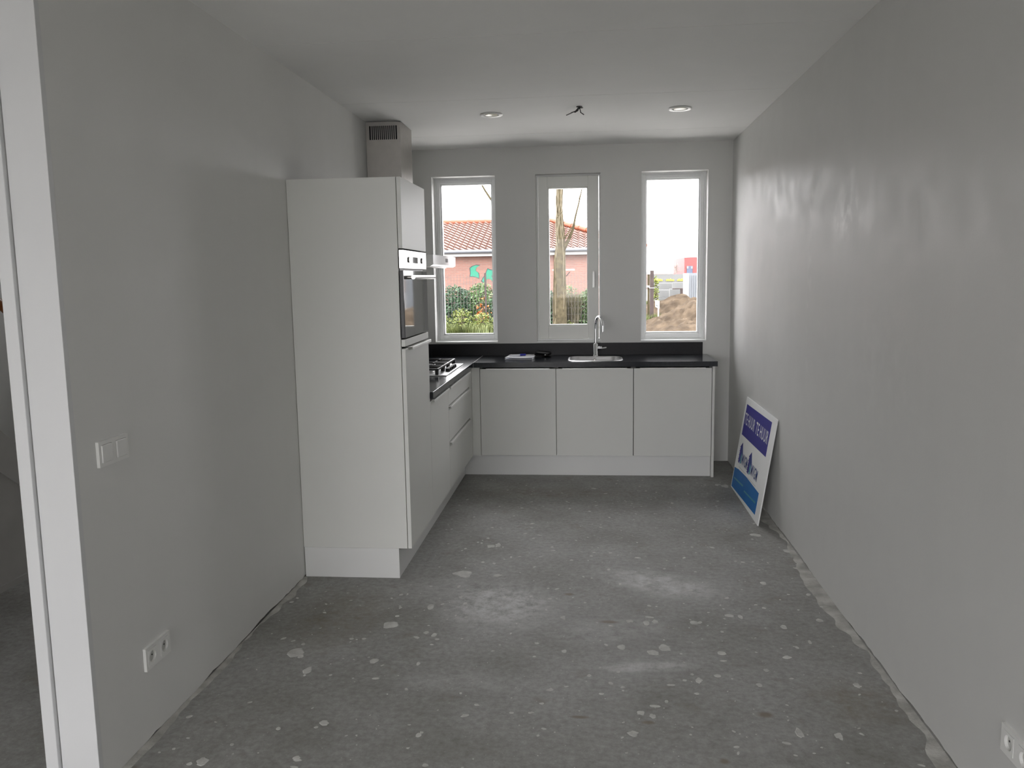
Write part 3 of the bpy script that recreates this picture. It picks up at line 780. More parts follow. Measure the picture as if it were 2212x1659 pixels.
# extractor hood
t = thing('extractor_hood', (-0.5, -1.118, 1.65), 'steel extractor hood with slatted chimney reaching the ceiling', 'hood')
hx1 = -0.158
vs = []; yq = [-1.568 + 0.9 * k / 16 for k in range(17)]
mb = MB()
for y in yq:
    bow = 0.012 * (1 - ((y + 1.118) / 0.45) ** 2)
    vs += [(XL + 0.002, y, 1.652), (hx1 - 0.02 + bow, y, 1.652), (hx1 + bow, y, 1.662), (hx1 + bow, y, 1.727), (XL + 0.002, y, 1.727)]
fs = []
for i in range(16):
    for k in range(5):
        a, b = 5 * i + k, 5 * i + (k + 1) % 5
        fs.append((a, b, b + 5, a + 5))
fs += [tuple(range(5)), tuple(80 + k for k in range(5))]
obj('canopy', mb.add(vs, fs), 'hoodfront', t)
obj('control', MB().box(hx1 + 0.0118, hx1 + 0.0135, -1.155, -1.08, 1.683, 1.708), 'black', t)
obj('filter', B(XL + 0.08, hx1 - 0.06, -1.50, -0.74, 1.646, 1.652), 'steel', t)
cx0, cx1, cy0, cy1 = XL + 0.002, -0.412, -1.296, -0.940
obj('chimney', MB().box(cx1 - 0.0015, cx1, cy0, cy1, 1.727, H - 0.004).box(cx0, cx1 - 0.0015, cy1 - 0.0015, cy1, 1.727, H - 0.004)
    .holed([(cx0, 1.727), (cx1 - 0.0015, 1.727), (cx1 - 0.0015, H - 0.004), (cx0, H - 0.004)], [[(-0.6275, 2.515), (-0.435, 2.515), (-0.435, 2.607), (-0.6275, 2.607)]], cy0, cy0 + 0.0015, lambda x, y, z: (x, z, y)), 'hood', t)
obj('vent_back', B(-0.64, -0.425, cy0 + 0.012, cy0 + 0.015, 2.50, 2.62), 'slot', t)
nsl = 13
for k in range(nsl):
    xc = -0.6275 + 0.1925 * (k + 1) / (nsl + 1)
    obj('vent_slat', B(xc - 0.0030, xc + 0.0030, cy0, cy0 + 0.002, 2.515, 2.607), 'hood', t)

# papers, pen and pouch on the worktop
def sheet(mb, x0, x1, y0, y1, z, amp, th, ph, skew=0.0):
    n = 14; vs = []; fs = []
    for i in range(n + 1):
        u = i / n
        for (y, sk) in ((y0, 0.0), (y1, skew)):
            zz = z + amp * math.sin(u * 6.0 + ph) * (1.0 if y == y0 else 0.25)
            vs += [(x0 + (x1 - x0) * u + sk, y, zz), (x0 + (x1 - x0) * u + sk, y, zz + th)]
    for i in range(n):
        a, b = 4 * i, 4 * i + 4
        fs += [(a, b, b + 2, a + 2), (a + 1, a + 3, b + 3, b + 1), (a, a + 1, b + 1, b), (a + 2, b + 2, b + 3, a + 3)]
    fs += [(0, 2, 3, 1), (4 * n, 4 * n + 1, 4 * n + 3, 4 * n + 2)]
    return mb.add(vs, fs)
t = thing('paper_stack', (0.29, -0.24, ZW), 'loose white papers lying on the worktop', 'papers')
obj('sheet', sheet(MB(), 0.178, 0.402, -0.372, -0.10, ZW + 0.0015, 0.0008, 0.0035, 0.4, 0.018), 'paper', t)
obj('sheet', sheet(MB(), 0.180, 0.405, -0.378, -0.095, ZW + 0.0125, 0.0020, 0.004, 1.2, 0.02), 'paper', t)
obj('spine', B(0.398, 0.408, -0.376, -0.12, ZW + 0.001, ZW + 0.0165), 'paper', t)
t = thing('pen', (0.27, -0.21, ZW + 0.019), 'white pen with a blue cap on the papers', 'pen')
obj('barrel', MB().tube([(0.205, -0.27, ZW + 0.024), (0.29, -0.235, ZW + 0.025)], 0.0065, 10), 'paper', t, smooth=True)
obj('cap', MB().tube([(0.29, -0.235, ZW + 0.025), (0.335, -0.215, ZW + 0.026)], 0.0085, 10), 'ink', t, smooth=True)
t = thing('pouch', (0.46, -0.12, ZW), 'small black pouch beside the papers', 'pouch')
obj('body', MB().prism([(0.415, -0.22, ZW + 0.001), (0.405, -0.20, ZW + 0.030), (0.425, -0.18, ZW + 0.042), (0.515, -0.15, ZW + 0.030), (0.520, -0.15, ZW + 0.012), (0.47, -0.19, ZW + 0.001)], (0.02, 0.10, 0.0)), 'black', t, bevel=0.004)
obj('flap', MB().obox((0.408, -0.215, ZW + 0.040), (0.112, 0.03, -0.013), (0.02, 0.12, 0.0), (0, 0, 0.004)), 'black', t, bevel=0.001)
obj('clip', MB().obox((0.490, -0.165, ZW + 0.014), (0.010, 0.003, 0), (0.0, -0.004, 0.0), (0, 0, 0.008)), 'alu', t)

# ================================================================== FITTINGS ON WALLS AND CEILING
def wall_fitting(x, nx, yc, zc_, w, h, name, label, cat, kinds, group=None):
    """flush double fitting; nx = direction the wall faces"""
    t = thing(name, (x, yc, zc_), label, cat, group)
    f0, f1 = x, x + nx * 0.010
    n = len(kinds); mw = w / n
    holes = []
    for k in range(n):
        c = yc - w / 2 + mw * (k + 0.5)
        holes.append([(c - 0.029, zc_ - 0.029), (c + 0.029, zc_ - 0.029), (c + 0.029, zc_ + 0.029), (c - 0.029, zc_ + 0.029)])
    obj('cover_frame', MB().holed([(yc - w / 2, zc_ - h / 2), (yc + w / 2, zc_ - h / 2), (yc + w / 2, zc_ + h / 2), (yc - w / 2, zc_ + h / 2)], holes, f0, f1, lambda a, b, z: (z, a, b)), 'plastic', t)
    for k, kd in enumerate(kinds):
        c = yc - w / 2 + mw * (k + 0.5)
        if kd == 'rocker':
            obj('rocker', MB().prism([(x + nx * 0.002, c - 0.028, zc_ - 0.028), (x + nx * 0.002, c + 0.028, zc_ - 0.028), (x + nx * 0.002, c + 0.028, zc_ + 0.028), (x + nx * 0.002, c - 0.028, zc_ + 0.028)], (nx * 0.0115, 0, 0)), 'plastic', t, bevel=0.002)
        else:
            pl = obj('socket_insert', MB().holed([(c - 0.028, zc_ - 0.028), (c + 0.028, zc_ - 0.028), (c + 0.028, zc_ + 0.028), (c - 0.028, zc_ + 0.028)],
                [[(c + 0.0205 * math.cos(a * math.pi / 10), zc_ + 0.0205 * math.sin(a * math.pi / 10)) for a in range(20)]], x + nx * 0.001, x + nx * 0.011, lambda a, b, z: (z, a, b)), 'plastic', t)
            obj('well', MB().lathe((x + nx * 0.001, c, zc_), [(0.0205, 0.0), (0.0205, nx * 0.0012)], axis='x'), 'socket', t)
            for dz in (-0.0095, 0.0095):
                obj('pin_hole', MB().lathe((x + nx * 0.0022, c + dz, zc_), [(0.003, 0), (0.003, nx * 0.0006)], 10, axis='x'), 'slot', t)
    return t
wall_fitting(XL, 1, -4.517, 1.042, 0.162, 0.081, 'light_switch', 'white double light switch above the socket near the doorframe', 'switch', ['rocker', 'rocker'])
wall_fitting(XL, 1, -4.347, 0.288, 0.162, 0.081, 'wall_socket', 'white double wall socket below the light switch', 'socket', ['socket', 'socket'], 'wall sockets')
wall_fitting(XR, -1, -4.765, 0.275, 0.162, 0.081, 'wall_socket', 'white double wall socket low on the bare long wall', 'socket', ['socket', 'socket'], 'wall sockets')

for (x, y, lab) in ((0.225, -1.395, 'round white recessed ceiling downlight nearer the extractor hood'), (1.452, -1.385, 'round white recessed ceiling downlight nearer the bare long wall')):
    t = thing('downlight', (x, y, H), lab, 'downlight', 'recessed ceiling downlights')
    obj('trim_ring', MB().lathe((x, y, H), [(0.050, -0.001), (0.074, -0.001), (0.076, -0.006), (0.070, -0.010), (0.052, -0.007), (0.050, -0.001)], 40, closed=False), 'plastic', t, smooth=True)
    obj('reflector', MB().lathe((x, y, H), [(0.051, -0.0015), (0.040, -0.004), (0.032, -0.0045)], 40, closed=False), 'socket', t, smooth=True)
    obj('lens', MB().lathe((x, y, H), [(0.042, -0.002), (0.040, -0.008), (0.02, -0.011), (0.001, -0.012)], 40, closed=False), 'lamp', t, smooth=True)

wx, wy = 0.805, -1.545
t = thing('ceiling_cable', (wx, wy, H), 'loose black wire ends hanging from the ceiling', 'cable')
obj('box_hole', MB().lathe((wx, wy, H), [(0.020, 0), (0.018, -0.004)], 18), 'wire', t)
for dx, dy, dz in ((-0.055, 0.05, -0.028), (0.028, 0.03, -0.045), (-0.006, -0.02, -0.018), (0.022, -0.02, -0.012), (-0.03, 0.03, -0.03), (-0.085, 0.11, -0.03)):
    obj('wire', MB().tube([(wx, wy, H), (wx + dx * 0.3, wy + dy * 0.2, H + dz * 0.8), (wx + dx, wy + dy, H + dz)], 0.0032, 6), 'wire', t)

# ================================================================== LETTING SIGN
SB, ST, SH = Vector((1.907, -0.862, 0.001)), Vector((2.012, -0.862, 0.676)), 0.0
SV = (ST - SB); SHT = SV.length; SV.normalize()
SU = Vector((0, -1, 0)); SN = SV.cross(SU); SN = -SN if SN.x > 0 else SN
SWD = 0.985
def S(u, v, n=0.0):
    """u, v as fractions from the top far corner, n proud of the face"""
    return SB + SU * (u * SWD) + SV * ((1 - v) * SHT) + SN * n
sg = thing('letting_sign', SB + SU * SWD / 2, 'white and blue letting board leaning on the bare wall', 'sign')
obj('board', MB().prism([S(0, 0), S(1, 0), S(1, 1), S(0, 1)], -SN * 0.008), 'board', sg, bevel=0.001)
def decal(name, poly, m, n=0.0006):
    return obj(name, MB().prism([S(u, v, n * 0.2) for u, v in poly], SN * n), m, sg)
decal('colour_panel', [(0.055, 0.07), (0.885, 0.055), (0.885, 0.385), (0.055, 0.40)], 'purple')
def panel_text(s, u0, u1, v0, v1, m, name, slant=0.0):
    def fn(x, y, n):
        return (x, y, n)
    # measure once, then fit into the box
    cu = bpy.data.curves.new('lettering', 'FONT'); cu.body = s; cu.offset = 0.010; cu.space_character = 1.16; cu.space_word = 1.3; cu.resolution_u = 3
    to = bpy.data.objects.new('lettering', cu); link(to)
    bpy.context.view_layer.update()
    me = bpy.data.meshes.new_from_object(to.evaluated_get(bpy.context.evaluated_depsgraph_get()))
    bpy.data.objects.remove(to)
    xs_ = [v.co.x for v in me.vertices]; ys_ = [v.co.y for v in me.vertices]
    ax, bx, ay, by = min(xs_), max(xs_), min(ys_), max(ys_)
    mb = MB()
    mb.add([S(u0 + (u1 - u0) * (v.co.x - ax) / (bx - ax), v1 + (v0 - v1) * (v.co.y - ay) / (by - ay), 0.0013) for v in me.vertices], [tuple(p.vertices) for p in me.polygons])
    bpy.data.meshes.remove(me)
    return obj(name, mb, m, sg, fixn=False)
for (ua, ub) in ((0.075, 0.425), (0.470, 0.860)):
    panel_text('TE', ua, ua + 0.27 * (ub - ua), 0.155, 0.275, 'print', 'lettering')
    panel_text('HUUR', ua + 0.36 * (ub - ua), ub, 0.155, 0.275, 'print', 'lettering')
for (u0, sc) in ((0.09, 0.92), (0.425, 1.0)):
    a = u0
    saw = [(a + 0.06, 0.465)]
    for k in range(8):
        v = 0.515 + 0.155 * k / 7
        saw += [(a + 0.010 + 0.006 * (k % 2), v), (a - 0.004 + 0.006 * (k % 2), v + 0.012)]
    saw += [(a + 0.045, 0.695), (a + 0.06, 0.67)]
    decal('emblem', saw, 'purple')
    decal('emblem_half', [(a + 0.061, 0.467), (a + 0.115, 0.56), (a + 0.115, 0.665), (a + 0.061, 0.668)], 'navy')
    decal('emblem_half', [(a + 0.070, 0.58), (a + 0.112, 0.60), (a + 0.112, 0.675), (a + 0.070, 0.69)], 'teal', 0.0009)
    panel_text('MVGM', a + 0.132, a + 0.132 + 0.205 * sc, 0.560, 0.672, 'navy', 'lettering')
    decal('small_print_line', [(a + 0.06, 0.722), (a + 0.33, 0.712), (a + 0.33, 0.717), (a + 0.06, 0.727)], 'socket')
decal('colour_band', [(0.02, 0.775), (0.16, 0.752), (0.45, 0.732), (0.885, 0.735), (0.885, 0.945), (0.02, 0.985)], 'cyan')
for (ua, ub) in ((0.06, 0.40), (0.46, 0.84)):
    decal('small_print_line', [(ua, 0.868), (ub, 0.838), (ub, 0.856), (ua, 0.884)], 'teal', 0.001)

# ================================================================== FLOOR SPATTER
def blob(mb, x, y, rx, ry, rnd, n=13, h=0.0016, ang=0.0):
    ph = rnd.random() * 10; top = []; bot = []
    for k in range(n):
        a = 2 * math.pi * k / n
        f = 1 + 0.42 * (mnoise.noise(Vector((math.cos(a) * 1.3 + ph, math.sin(a) * 1.3, ph))))+ rnd.uniform(-0.10, 0.10)
        dx, dy = rx * f * math.cos(a), ry * f * math.sin(a)
        dx, dy = dx * math.cos(ang) - dy * math.sin(ang), dx * math.sin(ang) + dy * math.cos(ang)
        bot.append((x + dx, y + dy, 0.0002)); top.append((x + dx * 0.86, y + dy * 0.86, h))
    mb.add(bot + top + [(x, y, h * 1.1)], [(k, (k + 1) % n, n + (k + 1) % n, n + k) for k in range(n)] + [(n + k, n + (k + 1) % n, 2 * n) for k in range(n)])
rnd = random.Random(11)
spl = [(1000,1240,20,6),(842,1350,17,7),(637,1410,18,8),(650,1418,6,4),(665,1448,10,7),(658,1459,3,2),(921,1367,6,3),(938,1372,7,4),(858,1331,5,2),(808,1428,9,5),
 (930,1311,7,5),(1219,1407,6,3),(1217,1335,6,4),(1396,1346,7,5),(1415,1343,8,4),(1360,1342,9,3),(1436,1399,14,7),(1412,1410,13,5),(1342,1398,10,5),(1510,1470,7,6),
 (1385,1540,9,5),(1410,1547,8,5),(1368,1585,12,6),(1727,1583,9,10),(1812,1590,10,8),(437,1645,14,8),(700,1562,11,5),(640,1637,8,4),(905,1588,6,5),(1560,1411,11,4),
 (1600,1333,5,4),(1694,1355,7,4),(1060,1180,9,3),(1075,1178,6,4),(1075,1243,9,3),(1104,1204,3,2),(996,1290,5,3),(880,1284,2,2),(1632,1156,12,3),(1566,1050,9,3),
 (1548,1048,4,2),(1560,1365,4,2),(1450,1480,8,2),(1640,1480,6,4),(1655,1448,6,3),(1700,1420,9,3),(1550,1460,7,3),(1500,1345,10,4),(1575,1330,10,3),(865,1313,3,2),
 (1170,1520,6,2),(1190,1490,5,3),(1105,1540,5,2),(760,1380,5,2),(985,1330,3,2),(1090,1290,5,2),(1340,1262,3,2),(1650,1260,7,3),(1770,1340,8,3),(1850,1480,8,5),(1700,1190,8,3)]
mb = MB()
for u, v, ru, rv in spl:
    c = P(u, v, 'z', 0); e1 = P(u + ru, v, 'z', 0); e2 = P(u, v + rv, 'z', 0)
    blob(mb, c.x, c.y, (e1 - c).length, (e2 - c).length, rnd, 15)
for k in range(900):
    x, y = rnd.uniform(-0.6, 1.98), rnd.uniform(-5.2, -0.7)
    if x < -0.05 and y > -2.95: continue
    r = 0.0025 + 0.008 * rnd.random() ** 3
    blob(mb, x, y, r * rnd.uniform(0.8, 2.2), r, rnd, 8, 0.0010, rnd.uniform(0, 3))
tag(obj('plaster_spatter', mb, 'paint', fl, fixn=False), kind='stuff')

def residue(x, side, y0, y1, wmin, wmax, seed):
    """crumbled plaster left along the foot of a wall"""
    n = int((y1 - y0) / 0.03); vs = []; fs = []
    for i in range(n + 1):
        y = y0 + (y1 - y0) * i / n
        wd = wmin + (wmax - wmin) * max(0.0, min(1.0, 0.5 + 0.9 * mnoise.noise(Vector((y * 2.1, seed, 0))) + 0.45 * mnoise.noise(Vector((y * 11, seed, 4)))))
        hh = 0.004 + 0.003 * abs(mnoise.noise(Vector((y * 9, seed, 7))))
        vs += [(x, y, 0.0003), (x, y, hh), (x + side * wd * 0.55, y, hh * 0.6), (x + side * wd, y, 0.0003)]
    for i in range(n):
        for k in range(3):
            a = 4 * i + k
            fs.append((a, a + 1, a + 5, a + 4))
    return MB().add(vs, fs)
obj('plaster_residue', residue(XR - 0.001, -1, -5.6, -0.6, 0.004, 0.075, 3.3), 'residue', fl)
obj('plaster_residue', residue(XL + 0.001, 1, -4.7, -2.87, 0.002, 0.045, 8.1), 'residue', fl)

# ================================================================== HALL STAIR
SXr = -2.155
t = thing('staircase', (-2.6, -3.0, 0), 'primed stair in the hall beyond the doorframe', 'staircase')
# flight rises towards the viewpoint; foot at y = -2.3
run, rise = 0.21, 0.18
mb = MB()
slope = rise / run * 0.93
mb.prism([(SXr - 0.03, -2.28, 0.0), (SXr - 0.03, -2.20, 0.0), (SXr - 0.03, -2.20, 0.12), (SXr - 0.03, -4.55, 2.05), (SXr - 0.03, -4.55, 1.72)], (0.03, 0, 0))
obj('stringer', mb, 'stair', t)
obj('understair_panel', MB().prism([(SXr - 0.02, -4.55, 0.03), (SXr - 0.02, -2.32, 0.03), (SXr - 0.02, -4.55, 1.72)], (0.012, 0, 0)), 'stair', t)
obj('skirting', B(SXr - 0.03, SXr + 0.006, -4.55, -2.2, 0.0, 0.032), 'stair', t)
for k in range(9):
    y = -2.30 - run * k; z = rise * (k + 1) * 0.93
    obj('tread', B(LX + 0.02, SXr - 0.03, y - run - 0.02, y, z - 0.035, z), 'stair', t)
mb = MB().tube([(SXr + 0.05, -2.85, 1.335), (SXr + 0.05, -4.4, 2.45)], 0.024, 12)
obj('handrail', mb, 'wood', t, smooth=True)

# ================================================================== OUTDOORS
ZG = -0.10
gm = MB().box(-45, 45, 0.34, 110, ZG - 0.3, ZG).box(-45, 45, -60, LY - 0.15, ZG - 0.3, ZG)
struct('ground', gm, 'ground', 'bare trampled ground outside the windows')

struct('bounce_paving_front', B(-12, 12, 0.34, 9.0, ZG, ZG + 0.02), 'bounce_pave', 'unseen pale strip added to bounce light through the kitchen windows')  # added out of view, reflects daylight up onto the kitchen ceiling
struct('bounce_paving_garden', B(-12, 12, LY - 9, LY - 0.15, ZG, ZG + 0.02), 'bounce_pave', 'unseen pale terrace added to bounce light through the garden glazing')  # added behind the viewpoint, reflects daylight up onto the ceiling

# neighbouring brick building with hipped pantile roof
YH = 24.0
xc = P(1366, 546, 'y', YH).x
ze = P(1010, 541, 'y', YH - 0.4).z           # eaves
zr = P(1010, 481, 'y', YH + 3.4).z           # ridge
xr_ = P(1188, 484, 'y', YH + 3.4).x          # end of the ridge
xh = -15.0
hs = thing('brick_building', (-4, YH + 3, ZG), 'low brick building with orange pantile roof beyond the fence', 'building')
obj('wall', MB().box(xh, xc, YH, YH + 6.8, ZG, ze - 0.02), 'brick', hs)
obj('fascia', B(xh - 0.4, xc + 0.4, YH - 0.36, YH + 0.0, ze - 0.22, ze - 0.09), 'fascia', hs)
gt = MB()
gt.tube([(xh - 0.4, YH - 0.44, ze - 0.04), (xc + 0.42, YH - 0.44, ze - 0.04)], 0.075, 12)
obj('gutter', gt, 'zinc', hs, smooth=True)
# tiles: one wave per tile, rows overlapping
ye, yr = YH - 0.45, YH + 3.4
nrow = 13; pit = 0.245; sub = 6
mb = MB()
xe_end = xc + 0.42
sy_, sz_ = (yr - ye) / nrow, (zr - ze) / nrow
def tile_shape(mb, x0, y0, z0):
    vs = []; fs = []
    for i in range(sub + 1):
        x = i * pit / sub
        wv = 0.035 * math.sin(2 * math.pi * i / sub) + 0.012 * math.sin(4 * math.pi * i / sub)
        vs += [(x0 + x, y0 - 0.03, z0 + 0.015 + wv), (x0 + x, y0 - 0.03, z0 + 0.045 + wv), (x0 + x, y0 + sy_, z0 + sz_ + wv)]
    for i in range(sub):
        a = 3 * i
        fs += [(a, a + 3, a + 4, a + 1), (a + 1, a + 4, a + 5, a + 2)]
    mb.add(vs, fs)
one = MB(); tile_shape(one, 0, 0, 0)
tile_me = one.mesh('pantile', fixn=False); tile_me.materials.append(MT['tile'])
spans = [(P(ua, 520, 'y', YH + 1).x, P(ub, 520, 'y', YH + 1).x) for ua, ub in ((948, 1072), (1180, 1276))]
for r in range(nrow):
    f0, f1 = r / nrow, (r + 1) / nrow
    lim = min(xe_end + (xr_ - xe_end) * f0, xe_end + (xr_ - xe_end) * f1)
    y0_, z0_ = ye + sy_ * r, ze + sz_ * r
    for i in range(int((lim - xh) / pit)):
        x = xh + i * pit
        if any(p - pit < x < q for p, q in spans):
            o = bpy.data.objects.new('pantile', tile_me); link(o); o.parent = hs
            o.location = Vector((x, y0_, z0_)) - Vector(hs.location)
        else:
            tile_shape(mb, x, y0_, z0_)
tag(obj('roof_tiles', mb, 'tile', hs, fixn=False), kind='stuff')
obj('roof_boarding', MB().add([(xh, ye + 0.05, ze - 0.04), (xe_end, ye + 0.05, ze - 0.04), (xr_, yr, zr - 0.04), (xh, yr, zr - 0.04), (xe_end, YH + 7.2, ze - 0.04), (xh, YH + 7.2, ze - 0.04)], [(0, 1, 2, 3), (1, 4, 2), (3, 2, 4, 5)]), 'tile', hs)
a, b = Vector((xr_, yr, zr + 0.03)), Vector((xe_end, ye, ze + 0.05))
for k in range(12):
    p, q = a.lerp(b, k / 12), a.lerp(b, (k + 1.08) / 12)
    obj('hip_tile', MB().tube([p, q], [0.085, 0.105], 10), 'ridge', hs)
for k in range(36):
    p = xr_ - 0.34 * k
    obj('ridge_tile', MB().tube([(p, yr, zr + 0.02), (p - 0.36, yr, zr + 0.02)], [0.095, 0.11], 10), 'ridge', hs)
# graffiti letters on the brick wall
def wallp(u, v, off):
    p = P(u, v, 'y', YH - off); return p
z8 = lambda zx, zy: (940 + zx / 9.757, 560 + zy / 9.757)
g1 = [(740,190),(790,150),(860,128),(935,135),(890,160),(858,200),(852,245),(880,262),(910,290),(920,340),(915,400),(860,372),(800,360),(740,358),(752,300),(745,240)]
g2 = [(1085,260),(1110,205),(1150,228),(1240,245),(1240,350),(1175,345),(1215,385),(1230,450),(1190,455),(1160,415),(1110,410),(1085,430),(1070,500),(1030,485),(985,455),(1015,400),(1060,330)]
for g in (g1, g2):
    cx_ = sum(p[0] for p in g) / len(g); cy__ = sum(p[1] for p in g) / len(g)
    out = [(cx_ + (p[0] - cx_) * 1.14 + (4 if p[0] > cx_ else -4), cy__ + (p[1] - cy__) * 1.10) for p in g]
    obj('graffiti_outline', MB().prism([wallp(*z8(*p), 0.004) for p in out], (0, 0.006, 0)), 'grafline', hs)
    obj('graffiti', MB().prism([wallp(*z8(*p), 0.010) for p in g], (0, 0.006, 0)), 'graf', hs)

# wire fence
YF = 18.95
fx = [P(1049, 640, 'y', YF).x + 2.43 * k for k in (-3, -2, -1, 0, 1)] + [P(1205, 610, 'y', YF).x + 2.4]
ft = P(1049, 590, 'y', YF).z
fn = thing('wire_fence', (-3, YF, ZG), 'wire mesh fence on dark posts before the brick building', 'fence')
for x in fx:
    obj('post', B(x - 0.03, x + 0.03, YF - 0.03, YF + 0.03, ZG, ft), 'post', fn)
mb = MB()
x = fx[0]
while x < fx[-1]:
    mb.box(x - 0.004, x + 0.004, YF - 0.038, YF - 0.030, ZG + 0.05, ft - 0.04); x += 0.10
z = ZG + 0.1
while z < ft:
    mb.box(fx[0], fx[-1], YF - 0.044, YF - 0.038, z - 0.003, z + 0.003); z += 0.2
tag(obj('wire_mesh', mb, 'mesh', fn), kind='stuff')
pa, pb = P(1194, 583, 'y', YF - 0.1), P(1241, 583, 'y', YF - 0.1)
t = thing('plank_shelf', ((pa.x + pb.x) / 2, YF - 0.1, pa.z - 0.03), 'pale plank fixed across the fence top beside the tree', 'plank')
obj('board', B(pa.x, pb.x, YF - 0.30, YF - 0.05, pa.z - 0.03, pa.z + 0.02), 'plank', t, bevel=0.004)
qa, qb = P(1231, 587, 'y', YF - 0.06), P(1223, 597, 'y', YF - 0.06)
obj('brace', MB().tube([qa, qb], 0.014, 6), 'post', t)

# foliage
def leafy(name, label, cat, cx, cy, h, rx, ry, n, size, m, group=None, stems=7, shape='bush', seed=1, stem_m='bark'):
    rnd = random.Random(seed)
    t = thing(name, (cx, cy, ZG), label, cat, group)
    mb = MB()
    for k in range(stems):
        a = rnd.uniform(0, 6.28); rr = rnd.random() * 0.8
        tip = Vector((cx + rx * rr * math.cos(a), cy + ry * rr * math.sin(a), ZG + h * rnd.uniform(0.6, 0.95)))
        bs = Vector((cx + rx * 0.25 * math.cos(a) * rr, cy + ry * 0.25 * math.sin(a) * rr, ZG))
        mid = bs.lerp(tip, 0.5) + Vector((rnd.uniform(-.06, .06), rnd.uniform(-.06, .06), 0.05))
        mb.tube([bs, mid, tip], [0.018, 0.012, 0.005], 5)
    obj('stem', mb, stem_m, t)
    lb = MB()
    for k in range(n):
        while True:
            u, v, w_ = rnd.uniform(-1, 1), rnd.uniform(-1, 1), rnd.random()
            env = math.sqrt(max(0, 1 - (2 * max(0.0, w_ - 0.45) / 1.1) ** 2)) if shape == 'bush' else 1
            lim = env * (0.80 + 0.35 * mnoise.noise(Vector((u * 2.3 + seed, v * 2.3, w_ * 3.0))))
            if u * u + v * v < lim * lim: break
        ctr = Vector((cx + rx * u, cy + ry * v, ZG + 0.03 + h * w_))
        ax = Vector((rnd.gauss(0, 1), rnd.gauss(0, 1), rnd.gauss(0, 0.7))).normalized()
        bx = ax.cross(Vector((rnd.gauss(0, 1), rnd.gauss(0, 1), rnd.gauss(0, 1)))).normalized()
        s = size * rnd.uniform(0.6, 1.3)
        tipv = ctr + ax * s
        lb.add([ctr - ax * s, ctr - bx * s * 0.42, tipv, ctr + bx * s * 0.42], [(0, 1, 2, 3)])
    tag(obj('foliage', lb, m, t, fixn=False), kind='stuff')
    return t

def blades(name, label, cat, cx, cy, h, rx, ry, n, m, seed, wd=0.014, lean=0.25, kind=None):
    rnd = random.Random(seed); lb = MB()
    for k in range(n):
        a, rr = rnd.uniform(0, 6.28), math.sqrt(rnd.random())
        b0 = Vector((cx + rx * rr * math.cos(a), cy + ry * rr * math.sin(a), ZG))
        hh = h * rnd.uniform(0.3, 1.0) ** 0.8
        ln = Vector((rnd.gauss(0, lean), rnd.gauss(0, lean), 0)) * hh
        d_ = Vector((math.cos(a * 3), math.sin(a * 3), 0)) * wd
        m1 = b0 + ln * 0.35 + Vector((0, 0, hh * 0.6)); t1 = b0 + ln + Vector((0, 0, hh))
        lb.add([b0 - d_, b0 + d_, m1 + d_ * 0.8, m1 - d_ * 0.8, t1], [(0, 1, 2, 3), (3, 2, 4)])
    o = obj(name, lb, m, fixn=False)
    return tag(o, label, cat, kind=kind)

YS = 19.7
def gx(u, y=YS): return P(u, 640, 'y', y).x
leafy('shrub', 'dense dark green shrub standing by the brick wall', 'shrub', gx(975), YS + 0.5, 1.42, 0.85, 0.6, 4200, 0.055, 'g_dark', 'shrubs along the fence', seed=2)
leafy('shrub', 'mid green shrub under the turquoise graffiti', 'shrub', gx(1035), YS + 0.7, 1.50, 0.75, 0.5, 3400, 0.055, 'g_mid', 'shrubs along the fence', seed=3)
leafy('shrub', 'dark green shrub close to the fence post', 'shrub', gx(1072), YS + 0.5, 1.05, 0.62, 0.5, 2600, 0.055, 'g_dark', 'shrubs along the fence', seed=4)
leafy('shrub', 'small shrub with bright orange autumn leaves', 'shrub', gx(1045), YS - 0.25, 1.08, 0.28, 0.25, 170, 0.05, 'g_org', 'shrubs along the fence', seed=5)
leafy('weeds', 'yellow-green weeds before the dense dark shrub', 'plant', gx(965), YS - 1.25, 0.56, 0.55, 0.35, 620, 0.045, 'g_yel', 'yellow-green weeds', seed=6, stem_m='vine')
leafy('weeds', 'tall clump of yellow-green weeds below the graffiti', 'plant', gx(1010), YS - 1.2, 0.74, 0.42, 0.35, 620, 0.045, 'g_yel', 'yellow-green weeds', seed=7, stem_m='vine')
leafy('weeds', 'yellow-green weeds at the foot of the orange shrub', 'plant', gx(1052), YS - 1.2, 0.60, 0.45, 0.35, 560, 0.045, 'g_yel', 'yellow-green weeds', seed=8, stem_m='vine')
leafy('shrub', 'green shrub between the graffiti and the bare tree', 'shrub', gx(1125), YS + 0.5, 1.25, 0.8, 0.5, 2400, 0.055, 'g_mid', 'shrubs along the fence', seed=9)
leafy('shrub', 'dark green shrub at the foot of the bare tree', 'shrub', gx(1192), YS - 0.1, 1.20, 0.26, 0.35, 1700, 0.05, 'g_dark', 'shrubs along the fence', seed=10)
leafy('shrub', 'green shrub past the dry reeds', 'shrub', gx(1268), YS - 0.1, 1.25, 0.42, 0.4, 2400, 0.05, 'g_mid', 'shrubs along the fence', seed=12)
leafy('shrub', 'thin light shrub rising behind the dry reeds', 'shrub', gx(1228), YS + 0.6, 1.42, 0.45, 0.4, 1100, 0.045, 'g_mid', 'shrubs along the fence', seed=13)
blades('dry_reeds', 'dry straw-coloured reeds around the tree foot', 'reeds', gx(1226), YS - 0.1, 1.30, 0.50, 0.40, 2200, 'reed', 14, 0.010, 0.22, 'stuff')
leafy('weeds', 'low yellow-green weeds before the dry reeds', 'plant', gx(1218), YS - 1.3, 0.35, 0.45, 0.25, 420, 0.04, 'g_yel', 'yellow-green weeds', seed=15, stem_m='vine')

